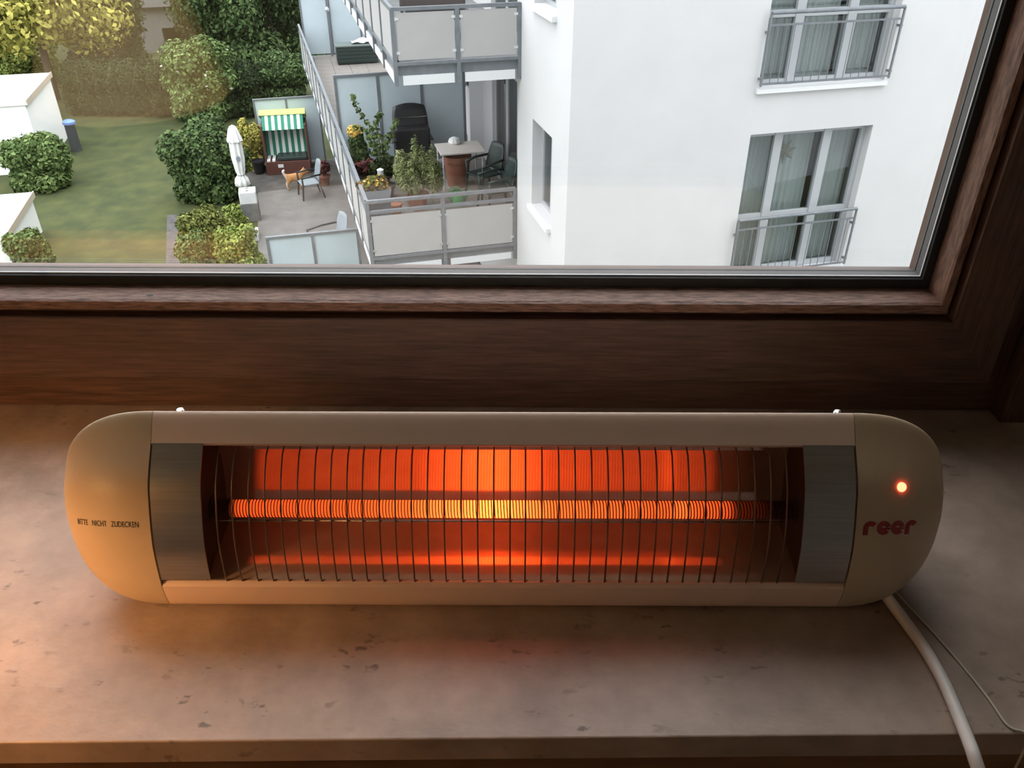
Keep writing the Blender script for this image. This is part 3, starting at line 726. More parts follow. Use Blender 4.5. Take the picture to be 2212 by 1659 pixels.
screen('two-pane frosted fence nearest the window frame', [-4.30, -3.42, -2.52], 5.83, -8.58, -6.60)

# ---- lower balcony furniture
def local_thing(name, label, cat, px, py, z, rz=0.0, group=None):
    p = onz(px, py, z); return thing(name, label, cat, p, BROT + rz, group)
def garden_chair(t, m, w=0.54, d=0.52, sh=0.43, bh=0.90, arms=True, fabric=None, slats=0):
    fm = fabric or m
    MB().bbox(-w / 2 + 0.03, w / 2 - 0.03, -d / 2, d / 2 - 0.03, sh - 0.035, sh, 0.012).build('seat', fm, t)
    rows = []
    for i in range(7):
        u = i / 6; z = sh + 0.02 + (bh - sh) * u; wd = (w / 2 - 0.03) * (1 - 0.25 * u ** 3)
        rows.append([(wd * (j / 4 - 1), d / 2 - 0.04 + 0.13 * u + 0.03 * (1 - (j / 4 - 1) ** 2), z + (0.03 * (1 - (j / 4 - 1) ** 2) if i == 6 else 0)) for j in range(9)])
    o = MB().sheet(rows).build('backrest', fm, t, smooth=True); sm = o.modifiers.new('thick', 'SOLIDIFY'); sm.thickness = 0.025
    for sx in (-1, 1):
        MB().tube([(sx * (w / 2 - 0.01), -d / 2 - 0.02, 0.0), (sx * (w / 2 - 0.03), -d / 2 + 0.03, sh), (sx * (w / 2 - 0.01), -d / 2 + 0.02, sh + 0.21)], [0.022, 0.028, 0.022], 8).build('leg', m, t, smooth=True)
        MB().tube([(sx * (w / 2 - 0.02), d / 2 + 0.07, 0.0), (sx * (w / 2 - 0.05), d / 2 - 0.04, sh)], [0.022, 0.028], 8).build('leg', m, t, smooth=True)
        if arms: MB().tube([(sx * (w / 2 - 0.01), -d / 2 + 0.0, sh + 0.20), (sx * (w / 2 + 0.005), -0.02, sh + 0.235), (sx * (w / 2 - 0.03), d / 2 + 0.02, sh + 0.24)], 0.024, 8).build('armrest', m, t, smooth=True)
def chair_stack():
    t = thing('stacked_chair', 'black reclining chairs stacked against the frosted screen', 'chair', B(-1.18, 6.55, -5.8), BROT)
    MB().bbox(-0.36, 0.36, -0.20, 0.22, 0.10, 0.98, 0.05).build('folded_seat', BLACKP, t)
    rows = [[(0.36 * (j / 5 - 1) * (1 - 0.12 * (i / 5) ** 3), 0.02 + 0.16 * i / 5, 0.90 + 0.42 * i / 5 + (0.06 * (1 - (j / 5 - 1) ** 2) if i == 5 else 0)) for j in range(11)] for i in range(6)]
    o = MB().sheet(rows).build('backrest', BLACKP, t, smooth=True); o.modifiers.new('thick', 'SOLIDIFY').thickness = 0.05
    MB().tube([(-0.33, 0.06, 1.13), (0.33, 0.06, 1.13)], 0.012, 8).build('crossbar', CHROME, t)
    for sx in (-1, 1):
        for sy_ in (-1, 1): MB().tube([(sx * 0.33, sy_ * 0.18, 0), (sx * 0.32, sy_ * 0.15, 0.16)], 0.022, 8).build('leg', BLACKP, t)
        MB().bbox(sx * 0.37 - 0.035, sx * 0.37 + 0.035, -0.26, 0.20, 0.72, 0.77, 0.015).build('armrest', BLACKP, t)
chair_stack()
tb = thing('patio_table', 'beige-topped square table on the lower balcony', 'table', B(-0.37, 5.66, -5.8), BROT)
box('tabletop', mat('beige_laminate', (0.62, 0.57, 0.52), 0.5), tb, -0.44, 0.44, -0.36, 0.36, 0.71, 0.74, b=0.006)
for sx in (-0.39, 0.39):
    for sy_ in (-0.31, 0.31): MB().tube([(sx, sy_, 0), (sx, sy_, 0.71)], 0.017, 8).build('leg', WHITEP, tb, smooth=40.0)
pt = thing('terracotta_planter', 'large terracotta pot standing under the beige table', 'pot', B(-0.44, 5.62, -5.8), BROT)
MB().lathe([(0.20, 0), (0.26, 0.5), (0.28, 0.5), (0.29, 0.62), (0.27, 0.62), (0.25, 0.54), (0.01, 0.54)], 20).build('pot_body', TERRA, pt, smooth=30.0)
bagm = MB()
tag(MB().add([(0, 0, 0)], []).build('tmp', None) if False else bagm.lathe([(0.10, 0), (0.13, 0.03), (0.10, 0.10), (0.03, 0.13), (0.01, 0.135)], 9).build('carrier_bag', CANVAS, None, B(-0.42, 5.93, -5.06), BROT), 'crumpled white bag on the beige table', 'bag')
c1 = thing('garden_chair', 'dark green plastic chair beside the beige table', 'chair', B(-0.02, 5.0, -5.8), BROT + R(-65), 'dark green plastic chairs'); garden_chair(c1, DGREEN)
c2 = thing('garden_chair', 'dark green plastic chair nearest the balcony railing', 'chair', B(0.0, 4.12, -5.8), BROT + R(-80), 'dark green plastic chairs'); garden_chair(c2, DGREEN)
wc = thing('watering_can', 'bright green plastic watering can on the balcony floor', 'watering can', B(-0.66, 4.55, -5.8), BROT)
MB().lathe([(0.115, 0), (0.125, 0.03), (0.115, 0.26), (0.10, 0.28), (0.085, 0.28), (0.085, 0.24), (0.005, 0.24)], 18).build('body', GREENP, wc, smooth=40.0)
MB().tube([(0.10, 0, 0.05), (0.20, 0, 0.2), (0.27, 0, 0.31)], [0.03, 0.018, 0.016], 8).build('spout', GREENP, wc, smooth=True)
MB().tube(catmull([(-0.10, 0, 0.08), (-0.18, 0, 0.18), (-0.12, 0, 0.33), (0.02, 0, 0.35), (0.08, 0, 0.27)], 4), 0.013, 8).build('handle', GREENP, wc, smooth=True)

# ---- foliage
RNG = np.random.default_rng(7)
def leaf_mesh(name, m, blobs, n, size, aspect=1.7, up=0.3, core=0.8, shell=(0.8, 1.06)):
    if size > 0.07: n = int(n * 3.6); size *= 0.70; core = 0; shell = (0.5, 1.06)
    w = np.array([b[3] * b[4] + b[4] * b[5] + b[3] * b[5] for b in blobs]); w = w / w.sum()
    idx = RNG.choice(len(blobs), n, p=w); bl = np.array(blobs)[idx]
    d = RNG.normal(size=(n, 3)); d /= np.linalg.norm(d, axis=1)[:, None]
    rad = RNG.uniform(shell[0], shell[1], n)[:, None]
    c = bl[:, :3] + d * bl[:, 3:] * rad
    nr = d + RNG.normal(size=(n, 3)) * 0.55 + np.array([0, 0, up]); nr /= np.linalg.norm(nr, axis=1)[:, None]
    a = np.cross(nr, RNG.normal(size=(n, 3))); a /= np.linalg.norm(a, axis=1)[:, None]; b = np.cross(nr, a)
    s = size * RNG.uniform(0.6, 1.3, n)[:, None]
    V = np.stack([c - a * s * aspect / 2, c - b * s / 2 + nr * s * 0.12, c + a * s * aspect / 2, c + b * s / 2 + nr * s * 0.12], 1).reshape(-1, 3)
    Fq = np.arange(4 * n).reshape(n, 4)
    me = bpy.data.meshes.new(name)
    vs_ = [V]; fl = [Fq]; tris = []
    if core:
        ico = bmesh.new(); bmesh.ops.create_icosphere(ico, subdivisions=2, radius=1); iv = np.array([v.co[:] for v in ico.verts]); ifs = np.array([[v.index for v in f.verts] for f in ico.faces]); ico.free()
        off = len(V)
        for q in blobs:
            jj = 1 + RNG.uniform(-0.12, 0.08, (len(iv), 1))
            vs_.append(iv * np.array(q[3:]) * core * jj + np.array(q[:3])); tris.append(ifs + off); off += len(iv)
    V = np.concatenate(vs_); T = np.concatenate(tris) if tris else np.zeros((0, 3), int)
    me.vertices.add(len(V)); me.vertices.foreach_set('co', V.astype(np.float32).ravel())
    nl = Fq.size + T.size; me.loops.add(nl); me.loops.foreach_set('vertex_index', np.concatenate([Fq.ravel(), T.ravel()]).astype(np.int32))
    me.polygons.add(len(Fq) + len(T)); ls = np.concatenate([np.arange(len(Fq)) * 4, Fq.size + np.arange(len(T)) * 3]).astype(np.int32)
    me.polygons.foreach_set('loop_start', ls)
    me.update(calc_edges=True); me.validate(); me.materials.append(m); return me
def leafmat(name, c1_, c2_): return mat(name, c1_, 0.8, col2=c2_, scale=0.9, island=True, spec=0.12)
LM = {
 'dark': leafmat('leaf_dark', (0.010, 0.018, 0.007), (0.045, 0.065, 0.022)),
 'deep': leafmat('leaf_deep', (0.026, 0.048, 0.016), (0.10, 0.15, 0.052)),
 'mid': leafmat('leaf_mid', (0.045, 0.080, 0.022), (0.16, 0.22, 0.075)),
 'light': leafmat('leaf_light', (0.10, 0.15, 0.030), (0.30, 0.34, 0.09)),
 'yellow': leafmat('leaf_yellow', (0.15, 0.15, 0.025), (0.45, 0.40, 0.10)),
 'olive': leafmat('leaf_olive', (0.07, 0.085, 0.02), (0.20, 0.21, 0.06)),
 'conifer': leafmat('leaf_conifer', (0.10, 0.13, 0.05), (0.27, 0.30, 0.13)),
 'blossom': leafmat('blossom_white', (0.5, 0.5, 0.42), (0.72, 0.72, 0.62)),
 'flower': leafmat('flower_yellow', (0.50, 0.30, 0.04), (0.70, 0.50, 0.15)),
 'purple': leafmat('leaf_purple', (0.06, 0.02, 0.02), (0.16, 0.06, 0.05)),
}
def lobes(rx, ry, rz, zc, n, seed, k=0.42):
    rn = random.Random(seed); out = [(0, 0, zc, rx * 0.66, ry * 0.66, rz * 0.70)]
    for i in range(int(n * 1.5)):
        a = rn.uniform(0, 2 * math.pi); u = rn.uniform(-0.75, 0.95); s = math.sqrt(1 - u * u); q = rn.uniform(0.5, 0.78)
        kk = k * rn.uniform(0.55, 1.05)
        out.append((rx * q * s * math.cos(a), ry * q * s * math.sin(a), zc + rz * q * u, rx * kk, ry * kk, rz * kk))
    return out
def bush(name, label, cat, x0, x1, ytop, ybase, m, n, size, z=GZ, seed=1, nl=11, depth=0.9, group=None, trunk=False, lift=0.0, flowers=0, push=0.35):
    """outline in the photograph -> a bush standing on the ground at its foot"""
    p = onz((x0 + x1) / 2, ybase, z); dist = p.y
    wdt = (ony(x1, ybase, dist) - ony(x0, ybase, dist)).x
    rx = wdt / 2; yt = p.y + rx * depth * push; lo, hi = ybase - 300, ybase
    for _ in range(30):
        md = (lo + hi) / 2
        if onz((x0 + x1) / 2, md, z).y > yt: lo = md
        else: hi = md
    p = onz((x0 + x1) / 2, hi, z)
    H = ony((x0 + x1) / 2, ytop, p.y).z - z
    H = max(H, 0.15)
    t = thing(name, label, cat, p, 0.0, group)
    rz = (H - lift) / 2
    lb = lobes(rx, rx * depth, rz, lift + rz, nl, seed); rn = random.Random(seed + 50)
    for k in range(9):                                 # branches that reach down to the ground
        a = k * 0.72 + rn.random() * 0.5; q = rn.uniform(0.45, 0.68)
        lb.append((rx * q * math.cos(a), rx * depth * q * math.sin(a), rz * rn.uniform(0.22, 0.36), rx * 0.30, rx * depth * 0.30, rz * 0.34))
    f = link('foliage', leaf_mesh('foliage', LM[m], lb, n, size), t); f['kind'] = 'stuff'
    if flowers:
        g = link('blossom', leaf_mesh('blossom', LM['blossom'], lobes(rx * 1.03, rx * depth * 1.03, rz * 1.03, lift + rz, nl, seed), flowers, size * 0.9, core=0, shell=(1.0, 1.08)), t); g['kind'] = 'stuff'
    MB().tube([(0, 0, 0), (0.03, 0.02, lift + rz * 0.8)], [max(0.05, rx * 0.09), max(0.03, rx * 0.05)], 8).build('stem', BARK, t, smooth=True)
    return t
# garden ground
tag(box('lawn', LAWN, None, -60, 25, 3.0, 95, GZ - 0.3, GZ), 'green lawn of the garden seen far below', 'lawn', kind='structure')
def stplate(name, m, label, cat, s0, s1, t0, t1, z0, z1):
    o = box(name, m, None, s0, s1, t0, t1, z0, z1); o.location = (BC.x, BC.y, 0); o.rotation_euler.z = BROT
    return tag(o, label, cat, kind='structure')
stplate('patio', CONCRETE, 'pale concrete patio beside the frosted fences', 'patio', -4.78, 0.4, 5.9, 14.1, GZ - 0.05, GZ + 0.02)
stplate('patio_edge', DARKPAVE, 'dark damp paving strip in front of the beach chair', 'patio', -5.1, 0.4, 14.1, 16.6, GZ - 0.05, GZ + 0.022)
pa = onz(372, 465, GZ); pb = onz(374, 585, GZ); q1 = onz(392, 585, GZ) - onz(355, 585, GZ)
dirp = (pb - pa).normalized(); pb = pb + dirp * 3.0
ph = MB().prism([(pa.x - 0.14, pa.y), (pa.x + 0.14, pa.y), (pb.x + 0.20, pb.y), (pb.x - 0.20, pb.y)], GZ - 0.04, GZ + 0.015, 'z').build('garden_path', PATHM)
tag(ph, 'narrow grey path at the lower edge of the lawn', 'path', kind='structure')

bush('flowering_bush', 'round green bush with small white blossoms beyond the lawn', 'bush', 362, 545, 78, 262, 'mid', 9000, 0.13, seed=3, nl=16, flowers=60)
# dark hedge at the end of the lawn
ha, hb = onz(138, 256, GZ), onz(548, 262, GZ)
hd = thing('garden_hedge', 'dark clipped hedge closing the far end of the lawn', 'hedge', (ha + hb) / 2, math.atan2((hb - ha).y, (hb - ha).x))
Lh = (hb - ha).length; hm = []
for i in range(13):
    for k in range(2): hm.append((-Lh / 2 + Lh * (i + 0.5) / 13, 0.9, 0.5 + k * 0.8, Lh / 13 * 0.72, 0.85, 0.62))
fo = link('foliage', leaf_mesh('foliage', LM['dark'], hm, 15000, 0.10), hd); fo['kind'] = 'stuff'
bush('garden_shrub', 'dark leafy shrub between the umbrella and the lawn', 'bush', 368, 548, 255, 436, 'deep', 8000, 0.11, seed=5, nl=16)
bush('garden_shrub', 'yellowish feathery shrub directly behind the closed umbrella', 'bush', 518, 578, 255, 368, 'yellow', 2600, 0.09, seed=6, nl=8)
bush('garden_shrub', 'green bush behind the frosted fence and beach chair', 'bush', 548, 675, 105, 216, 'deep', 7000, 0.13, seed=8, nl=13)
bush('low_shrub', 'low olive shrub right of the grey path', 'bush', 388, 530, 440, 545, 'olive', 3600, 0.08, seed=9, nl=10, push=0.1)
bush('low_shrub', 'low grassy tuft beside the white slotted block', 'bush', 480, 545, 440, 505, 'light', 1500, 0.08, seed=15, nl=8, push=0.1)
bush('low_shrub', 'low light green shrub in the corner beside the nearest frosted fence', 'bush', 470, 585, 480, 600, 'light', 3200, 0.08, seed=10, nl=10, push=0.1)
bush('low_shrub', 'low mid-green shrub at the lower end of the path', 'bush', 390, 480, 500, 610, 'mid', 2600, 0.08, seed=11, nl=9, push=0.1)
bush('garden_shrub', 'bright green bush behind the larger white shed', 'bush', -30, 135, 70, 185, 'light', 5000, 0.15, seed=14, nl=12)
bush('garden_shrub', 'spreading green bush in front of the larger white shed', 'bush', 15, 172, 272, 412, 'mid', 5600, 0.12, seed=12, nl=13)
bush('garden_shrub', 'pale green bush in front of the lower white shed', 'bush', 28, 135, 485, 610, 'mid', 3600, 0.09, seed=13, nl=10)
def tree(label, px, py, dist_z, w, h0, h1, m, n, size, seed, nl=14):
    p = onz(px, py, GZ); t = thing('garden_tree', label, 'tree', p, 0.0, 'trees beyond the hedge')
    rz = (h1 - h0) / 2
    lb = lobes(w / 2, w / 2, rz, h0 + rz, nl, seed)
    rn = random.Random(seed + 100)
    if h0 < 0.5:                                       # shrubby skirt down to the ground
        for k in range(7): a = k * 0.9 + rn.random(); lb.append((w * 0.34 * math.cos(a), w * 0.34 * math.sin(a), 0.75, w * 0.19, w * 0.19, 0.95))
    f = link('foliage', leaf_mesh('foliage', LM[m], lb, n, size), t); f['kind'] = 'stuff'
    MB().tube([(0, 0, 0), (0.05, 0, h0 * 0.6), (0.1, 0.05, h0 + rz)], [0.2, 0.16, 0.08], 8).build('trunk', BARK, t, smooth=True)
tree('large yellow-green tree hanging over the white shed', 120, 215, 0, 7.2, 1.2, 7.8, 'yellow', 9000, 0.19, 21, 18)
tree('light green tree at the top left corner', 20, 140, 0, 8.0, 0.6, 8.0, 'light', 7000, 0.22, 22, 16)
tree('dark evergreen tree between yellow tree and pale house', 245, 190, 0, 3.6, 0.0, 7.0, 'dark', 7000, 0.16, 23, 14)
tree('dense dark tree right of the pale house', 512, 150, 0, 4.2, 0.0, 6.0, 'deep', 9000, 0.17, 24, 16)
tree('dark green tree above the frosted fence', 590, 128, 0, 6.2, 0.2, 6.4, 'deep', 9000, 0.17, 25, 16)
tree('white-blossomed tree hanging over the pale house', 330, 18, 0, 7.0, 3.6, 8.5, 'mid', 6000, 0.18, 26, 14)
tree('distant dark tree at the top edge behind the pale house', 215, 40, 0, 9.0, 0.2, 8.0, 'dark', 5000, 0.26, 27, 12)
tree('distant green tree at the top edge above the dense dark tree', 520, 40, 0, 10.0, 0.2, 8.0, 'deep', 6000, 0.26, 28, 12)
tree('distant green tree at the top edge beside the far balcony', 640, 60, 0, 8.0, 0.2, 9.0, 'deep', 5000, 0.26, 29, 12)
tree('distant pale tree at the far left of the top edge', -60, 60, 0, 9.0, 0.2, 9.0, 'light', 5000, 0.26, 30, 12)
# pale house among the trees
hp = onz(372, 112, GZ)
hs = thing('garden_house', 'pale grey garden house with a dark opening among the trees', 'building', hp, BROT)
hwall = MB(); hwall.box(-1.3, -0.25, 0, 3, 0, 2.05); hwall.box(0.85, 1.7, 0, 3, 0, 2.05); hwall.box(-0.25, 0.85, 0, 3, 1.08, 2.05); hwall.box(-0.25, 0.85, 2.9, 3, 0, 1.08)
hwall.build('wall', mat('pale_grey_render', (0.22, 0.22, 0.215), 0.9, col2=(0.26, 0.26, 0.255), scale=2), hs)
MB().prism([(-1.5, 2.05), (1.9, 2.05), (1.9, 2.17), (0.2, 2.9), (-1.5, 2.17)], -0.3, 3.3, 'y').build('roof', mat('pale_roof', (0.24, 0.235, 0.23), 0.8), hs)
box('opening', mat('unlit_opening', (0.02, 0.02, 0.022), 0.9), hs, -0.25, 0.85, 0.5, 0.55, 0, 1.08)
# white sheds at the left
def shed(label, pr, py, w, ln, h, ptop):
    p = onz(pr, py, GZ); t = thing('garden_shed', label, 'shed', p, BROT, 'white flat-roofed sheds')
    box('wall', mat('shed_white', (0.85, 0.85, 0.83), 0.8), t, -w, 0, -ln, 0, 0, h - 0.12)
    box('flat_roof', mat('shed_roof', (0.72, 0.70, 0.66), 0.7), t, -w - 0.05, 0.06, -ln - 0.05, 0.06, h - 0.12, h)
    box('roof_edge', mat('beige_trim', (0.50, 0.42, 0.33), 0.7), t, 0.06, 0.085, -ln - 0.05, 0.06, h - 0.13, h + 0.03)
    return t
shed('larger white flat-roofed shed at the left edge', 146, 298, 4.5, 3.6, 2.15, 155)
shed('lower white flat-roofed shed at the left window corner', 92, 500, 4.0, 2.8, 1.05, 405)
# blue-topped post
bp_ = thing('blue_topped_post', 'slim dark post with a bright blue cap by the shed bush', 'post', onz(166, 325, GZ), BROT)
MB().lathe([(0.17, 0), (0.16, 0.86), (0.10, 0.90)], 14).build('body', mat('dark_grey_plastic', (0.06, 0.065, 0.065), 0.7), bp_, smooth=40.0)
MB().lathe([(0.20, 0.88), (0.20, 0.95), (0.12, 1.0), (0.02, 1.01)], 14).build('cap', mat('blue_plastic', (0.12, 0.24, 0.62), 0.5), bp_, smooth=40.0)

# ---- patio furniture
# roofed wicker beach chair
bc = thing('roofed_beach_chair', 'roofed beach chair with green and white striped lining on the patio', 'chair', onz(627, 368, GZ) , BROT + R(-4))
bc.location.z = GZ + 0.022
STR_G = mat('green_stripe', (0.02, 0.20, 0.12), 0.8); STR_W = mat('white_stripe', (0.75, 0.77, 0.74), 0.8); YG = mat('lime_canvas', (0.42, 0.50, 0.14), 0.8)
w2 = 0.66
box('drawer_base', BROWNWOOD, bc, -w2, w2, -0.42, 0.40, 0.0, 0.40, b=0.01)
box('side_panel', BROWNWOOD, bc, -w2, -w2 + 0.05, -0.34, 0.45, 0.405, 1.45)
box('side_panel', BROWNWOOD, bc, w2 - 0.05, w2, -0.34, 0.45, 0.405, 1.45)
box('back_panel', BROWNWOOD, bc, -w2 + 0.05, w2 - 0.05, 0.42, 0.47, 0.405, 1.45)
NS = 13; sw = (2 * w2 - 0.11) / NS
for k in range(NS):
    xa = -w2 + 0.055 + k * sw; m = STR_G if k % 2 == 0 else STR_W
    MB().prism([(0.06, 0.46), (0.10, 0.46), (0.41, 1.44), (0.37, 1.44)], xa, xa + sw - 0.002, 'x').build('lining_stripe', m, bc)
    MB().prism([(-0.36, 1.34), (-0.33, 1.33), (0.02, 1.66), (-0.02, 1.69)], xa, xa + sw - 0.002, 'x').build('awning_stripe', m, bc)
MB().bbox(-w2 + 0.36, w2 - 0.06, -0.40, 0.08, 0.41, 0.53, 0.03).build('seat_cushion', DGREEN, bc)
for xa in (-w2 + 0.06, -w2 + 0.21): box('seat_stripe', STR_W, bc, xa, xa + 0.09, -0.43, 0.06, 0.41, 0.46)
MB().prism([(-0.05, 1.70), (0.0, 1.66), (0.50, 1.45), (0.52, 1.52), (0.20, 1.80)], -w2 - 0.02, w2 + 0.02, 'x').build('roof', YG, bc)
box('label_plate', CANVAS, bc, -0.30, -0.14, -0.432, -0.421, 0.22, 0.32)
# closed parasol
pz = GZ + 0.02
um = thing('closed_parasol', 'closed white parasol tied together beside the shrubs', 'parasol', onz(534, 450, GZ), 0.0)
def pleated(prof, n=48, k=8, amp=0.14):
    mb = MB(); rows = []
    for r, z in prof: rows.append([(r * (1 + amp * math.cos(k * 2 * math.pi * j / n)) * math.cos(2 * math.pi * j / n), r * (1 + amp * math.cos(k * 2 * math.pi * j / n)) * math.sin(2 * math.pi * j / n), z) for j in range(n + 1)])
    return mb.sheet(rows)
pH = ony(508, 270, um.location.y).z - GZ; um_s = pH / 2.5
def us(p): return [(r * um_s * 1.12, z * um_s) for r, z in p]
pleated(us([(0.13, 0.70), (0.19, 0.76), (0.16, 0.92), (0.085, 1.04), (0.12, 1.18), (0.155, 1.55), (0.15, 1.92), (0.14, 2.1)])).build('canopy', CANVAS, um, smooth=True)
pleated(us([(0.19, 2.05), (0.175, 2.11), (0.11, 2.38), (0.07, 2.46), (0.03, 2.49)])).build('vent_flap', CANVAS, um, smooth=True)
MB().lathe(us([(0.095, 1.02), (0.10, 1.04), (0.095, 1.06)]), 20).build('strap', LGREY, um)
MB().tube([(0, 0, 0), (0, 0, 2.5 * um_s)], 0.024, 10).build('pole', ALU, um)
o = MB().lathe([(0.055, 0), (0.05, 0.008), (0.005, 0.01)], 14).build('emblem', LGREY, um, (0.06, -0.195 * um_s, 1.58 * um_s)); o.rotation_euler = (R(90), 0, R(15)); o.scale = (1, 1.4, 1)
# concrete blocks
def block(label, px, py, base, top, w):
    t = thing('concrete_block', label, 'block', onz(px, py, GZ), BROT, 'white blocks at the patio edge')
    if base: MB().bbox(-w * 1.05, w * 1.05, -w, w * 1.1, 0, base, 0.02).build('plinth', GREYSTONE, t)
    MB().bbox(-w, w, -w, w, base + 0.001, base + top, 0.025).build('top_block', mat('white_concrete', (0.60, 0.61, 0.61), 0.9, col2=(0.68, 0.69, 0.69), scale=4), t)
    for sy_ in (-0.45, 0.45): box('slot', mat('dark_slot', (0.08, 0.08, 0.08), 0.9), t, -w * 0.18, w * 0.18, sy_ * w - 0.03, sy_ * w + 0.03, base + top + 0.0005, base + top + 0.004)
block('white block on a grey plinth at the foot of the parasol', 545, 474, 0.50, 0.34, 0.22)
block('white block with two slots between parasol and nearest fence', 541, 516, 0.0, 0.22, 0.23)
# patio chairs
c3 = thing('patio_chair', 'dark metal armchair with grey mesh back on the patio', 'chair', onz(672, 424, GZ + 0.02), BROT + R(-78)); garden_chair(c3, BLACKP, 0.58, 0.54, 0.44, 0.98, True, LGREY)
c4 = thing('patio_recliner', 'low dark recliner with curved arms behind the nearest fence', 'chair', B(-3.05, 9.3, -8.58), BROT + R(-70))
garden_chair(c4, BLACKP, 0.66, 0.80, 0.36, 0.88, True, LGREY)
for sx in (-1, 1): MB().tube(catmull([(sx * 0.32, -0.30, 0.42), (sx * 0.32, -0.75, 0.36), (sx * 0.28, -1.0, 0.16), (sx * 0.20, -0.85, 0.03)], 5), 0.02, 8).build('foot_bow', BLACKP, c4, smooth=True)
# ginger dog
def dog():
    p = onz(640, 408, GZ + 0.02)
    V = [(-0.20, 0, 0.36), (-0.05, 0, 0.375), (0.10, 0, 0.37), (0.20, 0, 0.42), (0.28, 0, 0.50), (0.36, 0, 0.49), (0.43, 0, 0.46),      # spine, neck, head, muzzle
         (-0.27, 0, 0.44), (-0.31, 0, 0.55), (-0.25, 0, 0.60)]                                                                        # tail
    rad = [0.085, 0.09, 0.105, 0.075, 0.068, 0.055, 0.028, 0.04, 0.045, 0.03]
    E_ = [(0, 1), (1, 2), (2, 3), (3, 4), (4, 5), (5, 6), (0, 7), (7, 8), (8, 9)]
    def leg(root, pts, rs):
        prev = root
        for q, r in zip(pts, rs):
            V.append(q); rad.append(r); E_.append((prev, len(V) - 1)); prev = len(V) - 1
    for sy_ in (-1, 1):
        leg(0, [(-0.17, sy_ * 0.075, 0.27), (-0.25, sy_ * 0.075, 0.15), (-0.22, sy_ * 0.075, 0.03), (-0.18, sy_ * 0.075, 0.02)], [0.06, 0.032, 0.026, 0.022])
        leg(2, [(0.13, sy_ * 0.07, 0.25), (0.12, sy_ * 0.07, 0.14), (0.13, sy_ * 0.07, 0.03), (0.17, sy_ * 0.07, 0.02)], [0.05, 0.032, 0.026, 0.022])
        leg(4, [(0.285, sy_ * 0.045, 0.57), (0.29, sy_ * 0.05, 0.615)], [0.026, 0.008])
    me = bpy.data.meshes.new('dog'); me.from_pydata(V, E_, [])
    m = bpy.data.materials.new('ginger_fur'); m.use_nodes = True; nt = m.node_tree; b = nt.nodes['Principled BSDF']; b.inputs['Roughness'].default_value = 0.9
    tc = nt.nodes.new('ShaderNodeTexCoord'); sp = nt.nodes.new('ShaderNodeSeparateXYZ'); nt.links.new(tc.outputs['Object'], sp.inputs[0])
    rp = nt.nodes.new('ShaderNodeValToRGB'); rp.color_ramp.elements[0].color = (0.7, 0.66, 0.6, 1); rp.color_ramp.elements[1].color = (0.42, 0.20, 0.07, 1)
    mr = nt.nodes.new('ShaderNodeMapRange'); mr.inputs['From Min'].default_value = -0.30; mr.inputs['From Max'].default_value = -0.22
    nt.links.new(sp.outputs['X'], mr.inputs['Value']); nt.links.new(mr.outputs[0], rp.inputs[0]); nt.links.new(rp.outputs[0], b.inputs['Base Color'])
    me.materials.append(m)
    o = link('dog', me, None, p, BROT + R(4))
    sk = o.modifiers.new('skin', 'SKIN'); sk.use_smooth_shade = True
    for i, r in enumerate(rad): me.skin_vertices[0].data[i].radius = (r, r)
    me.skin_vertices[0].data[0].use_root = True
    ss = o.modifiers.new('sub', 'SUBSURF'); ss.levels = 1; ss.render_levels = 2
    tag(o, 'small ginger dog with a white tail standing on the patio', 'dog')
dog()
# pots round the beach chair
def pot(name, label, p, r, h, m, plant=None, n=500, ph=0.4, pw=None, size=0.06, group=None):
    t = thing(name, label, 'potted plant' if plant else 'pot', p, 0.0, group)
    MB().lathe([(r * 0.72, 0), (r * 0.95, h * 0.88), (r * 1.05, h * 0.88), (r * 1.05, h), (r * 0.92, h), (r * 0.9, h * 0.9), (0.005, h * 0.9)], 16).build('pot_body', m, t, smooth=35.0)
    if plant:
        pw = pw or r * 1.2
        f = link('foliage', leaf_mesh('foliage', LM[plant], lobes(pw, pw, ph / 2, h + ph / 2, 6, int(r * 1000)), n, size), t); f['kind'] = 'stuff'
        MB().tube([(0, 0, h * 0.88), (0.01, 0, h + ph * 0.6)], 0.012, 6).build('stem', BARK, t)
    return t
pot('flower_pot', 'empty black pot left of the beach chair', onz(561, 374, GZ + 0.022), 0.20, 0.40, BLACKP)
pot('potted_plant', 'dark potted plant right of the beach chair by the railing', B(-2.85, 14.2, -8.578), 0.2, 0.3, TERRA, 'purple', 500, 0.45)

# ---- balcony plants
def fl(px, py): return onz(px, py, BFZ + 0.001)
# small conifer: upright plumes of needles
cf = thing('potted_conifer', 'bushy yellow-green conifer behind the lower balcony railing', 'potted plant', B(-1.42, 4.55, -5.8), BROT)
MB().lathe([(0.15, 0), (0.21, 0.26), (0.22, 0.30), (0.19, 0.30), (0.18, 0.27), (0.005, 0.27)], 16).build('pot_body', TERRA, cf, smooth=35.0)
bl = []; rn = random.Random(2)
for k in range(26):
    a = rn.uniform(0, 6.28); q = rn.uniform(0.05, 0.40); h = rn.uniform(0.45, 1.0) * (1 - q * 0.8)
    bl.append((q * math.cos(a) * 1.1, q * math.sin(a), 0.32 + h * 0.55, 0.075, 0.075, h * 0.42))
bl.append((0.02, 0, 0.95, 0.07, 0.07, 0.36)); bl.append((0.33, 0, 0.85, 0.07, 0.07, 0.28)); bl.append((-0.22, 0, 0.8, 0.07, 0.07, 0.28))
f = link('foliage', leaf_mesh('foliage', LM['conifer'], bl, 9000, 0.022, aspect=4.5, up=0.9, core=0.75, shell=(0.7, 1.25)), cf); f['kind'] = 'stuff'
MB().tube([(0, 0, 0.25), (0, 0, 0.8)], [0.02, 0.01], 6).build('trunk', BARK, cf)
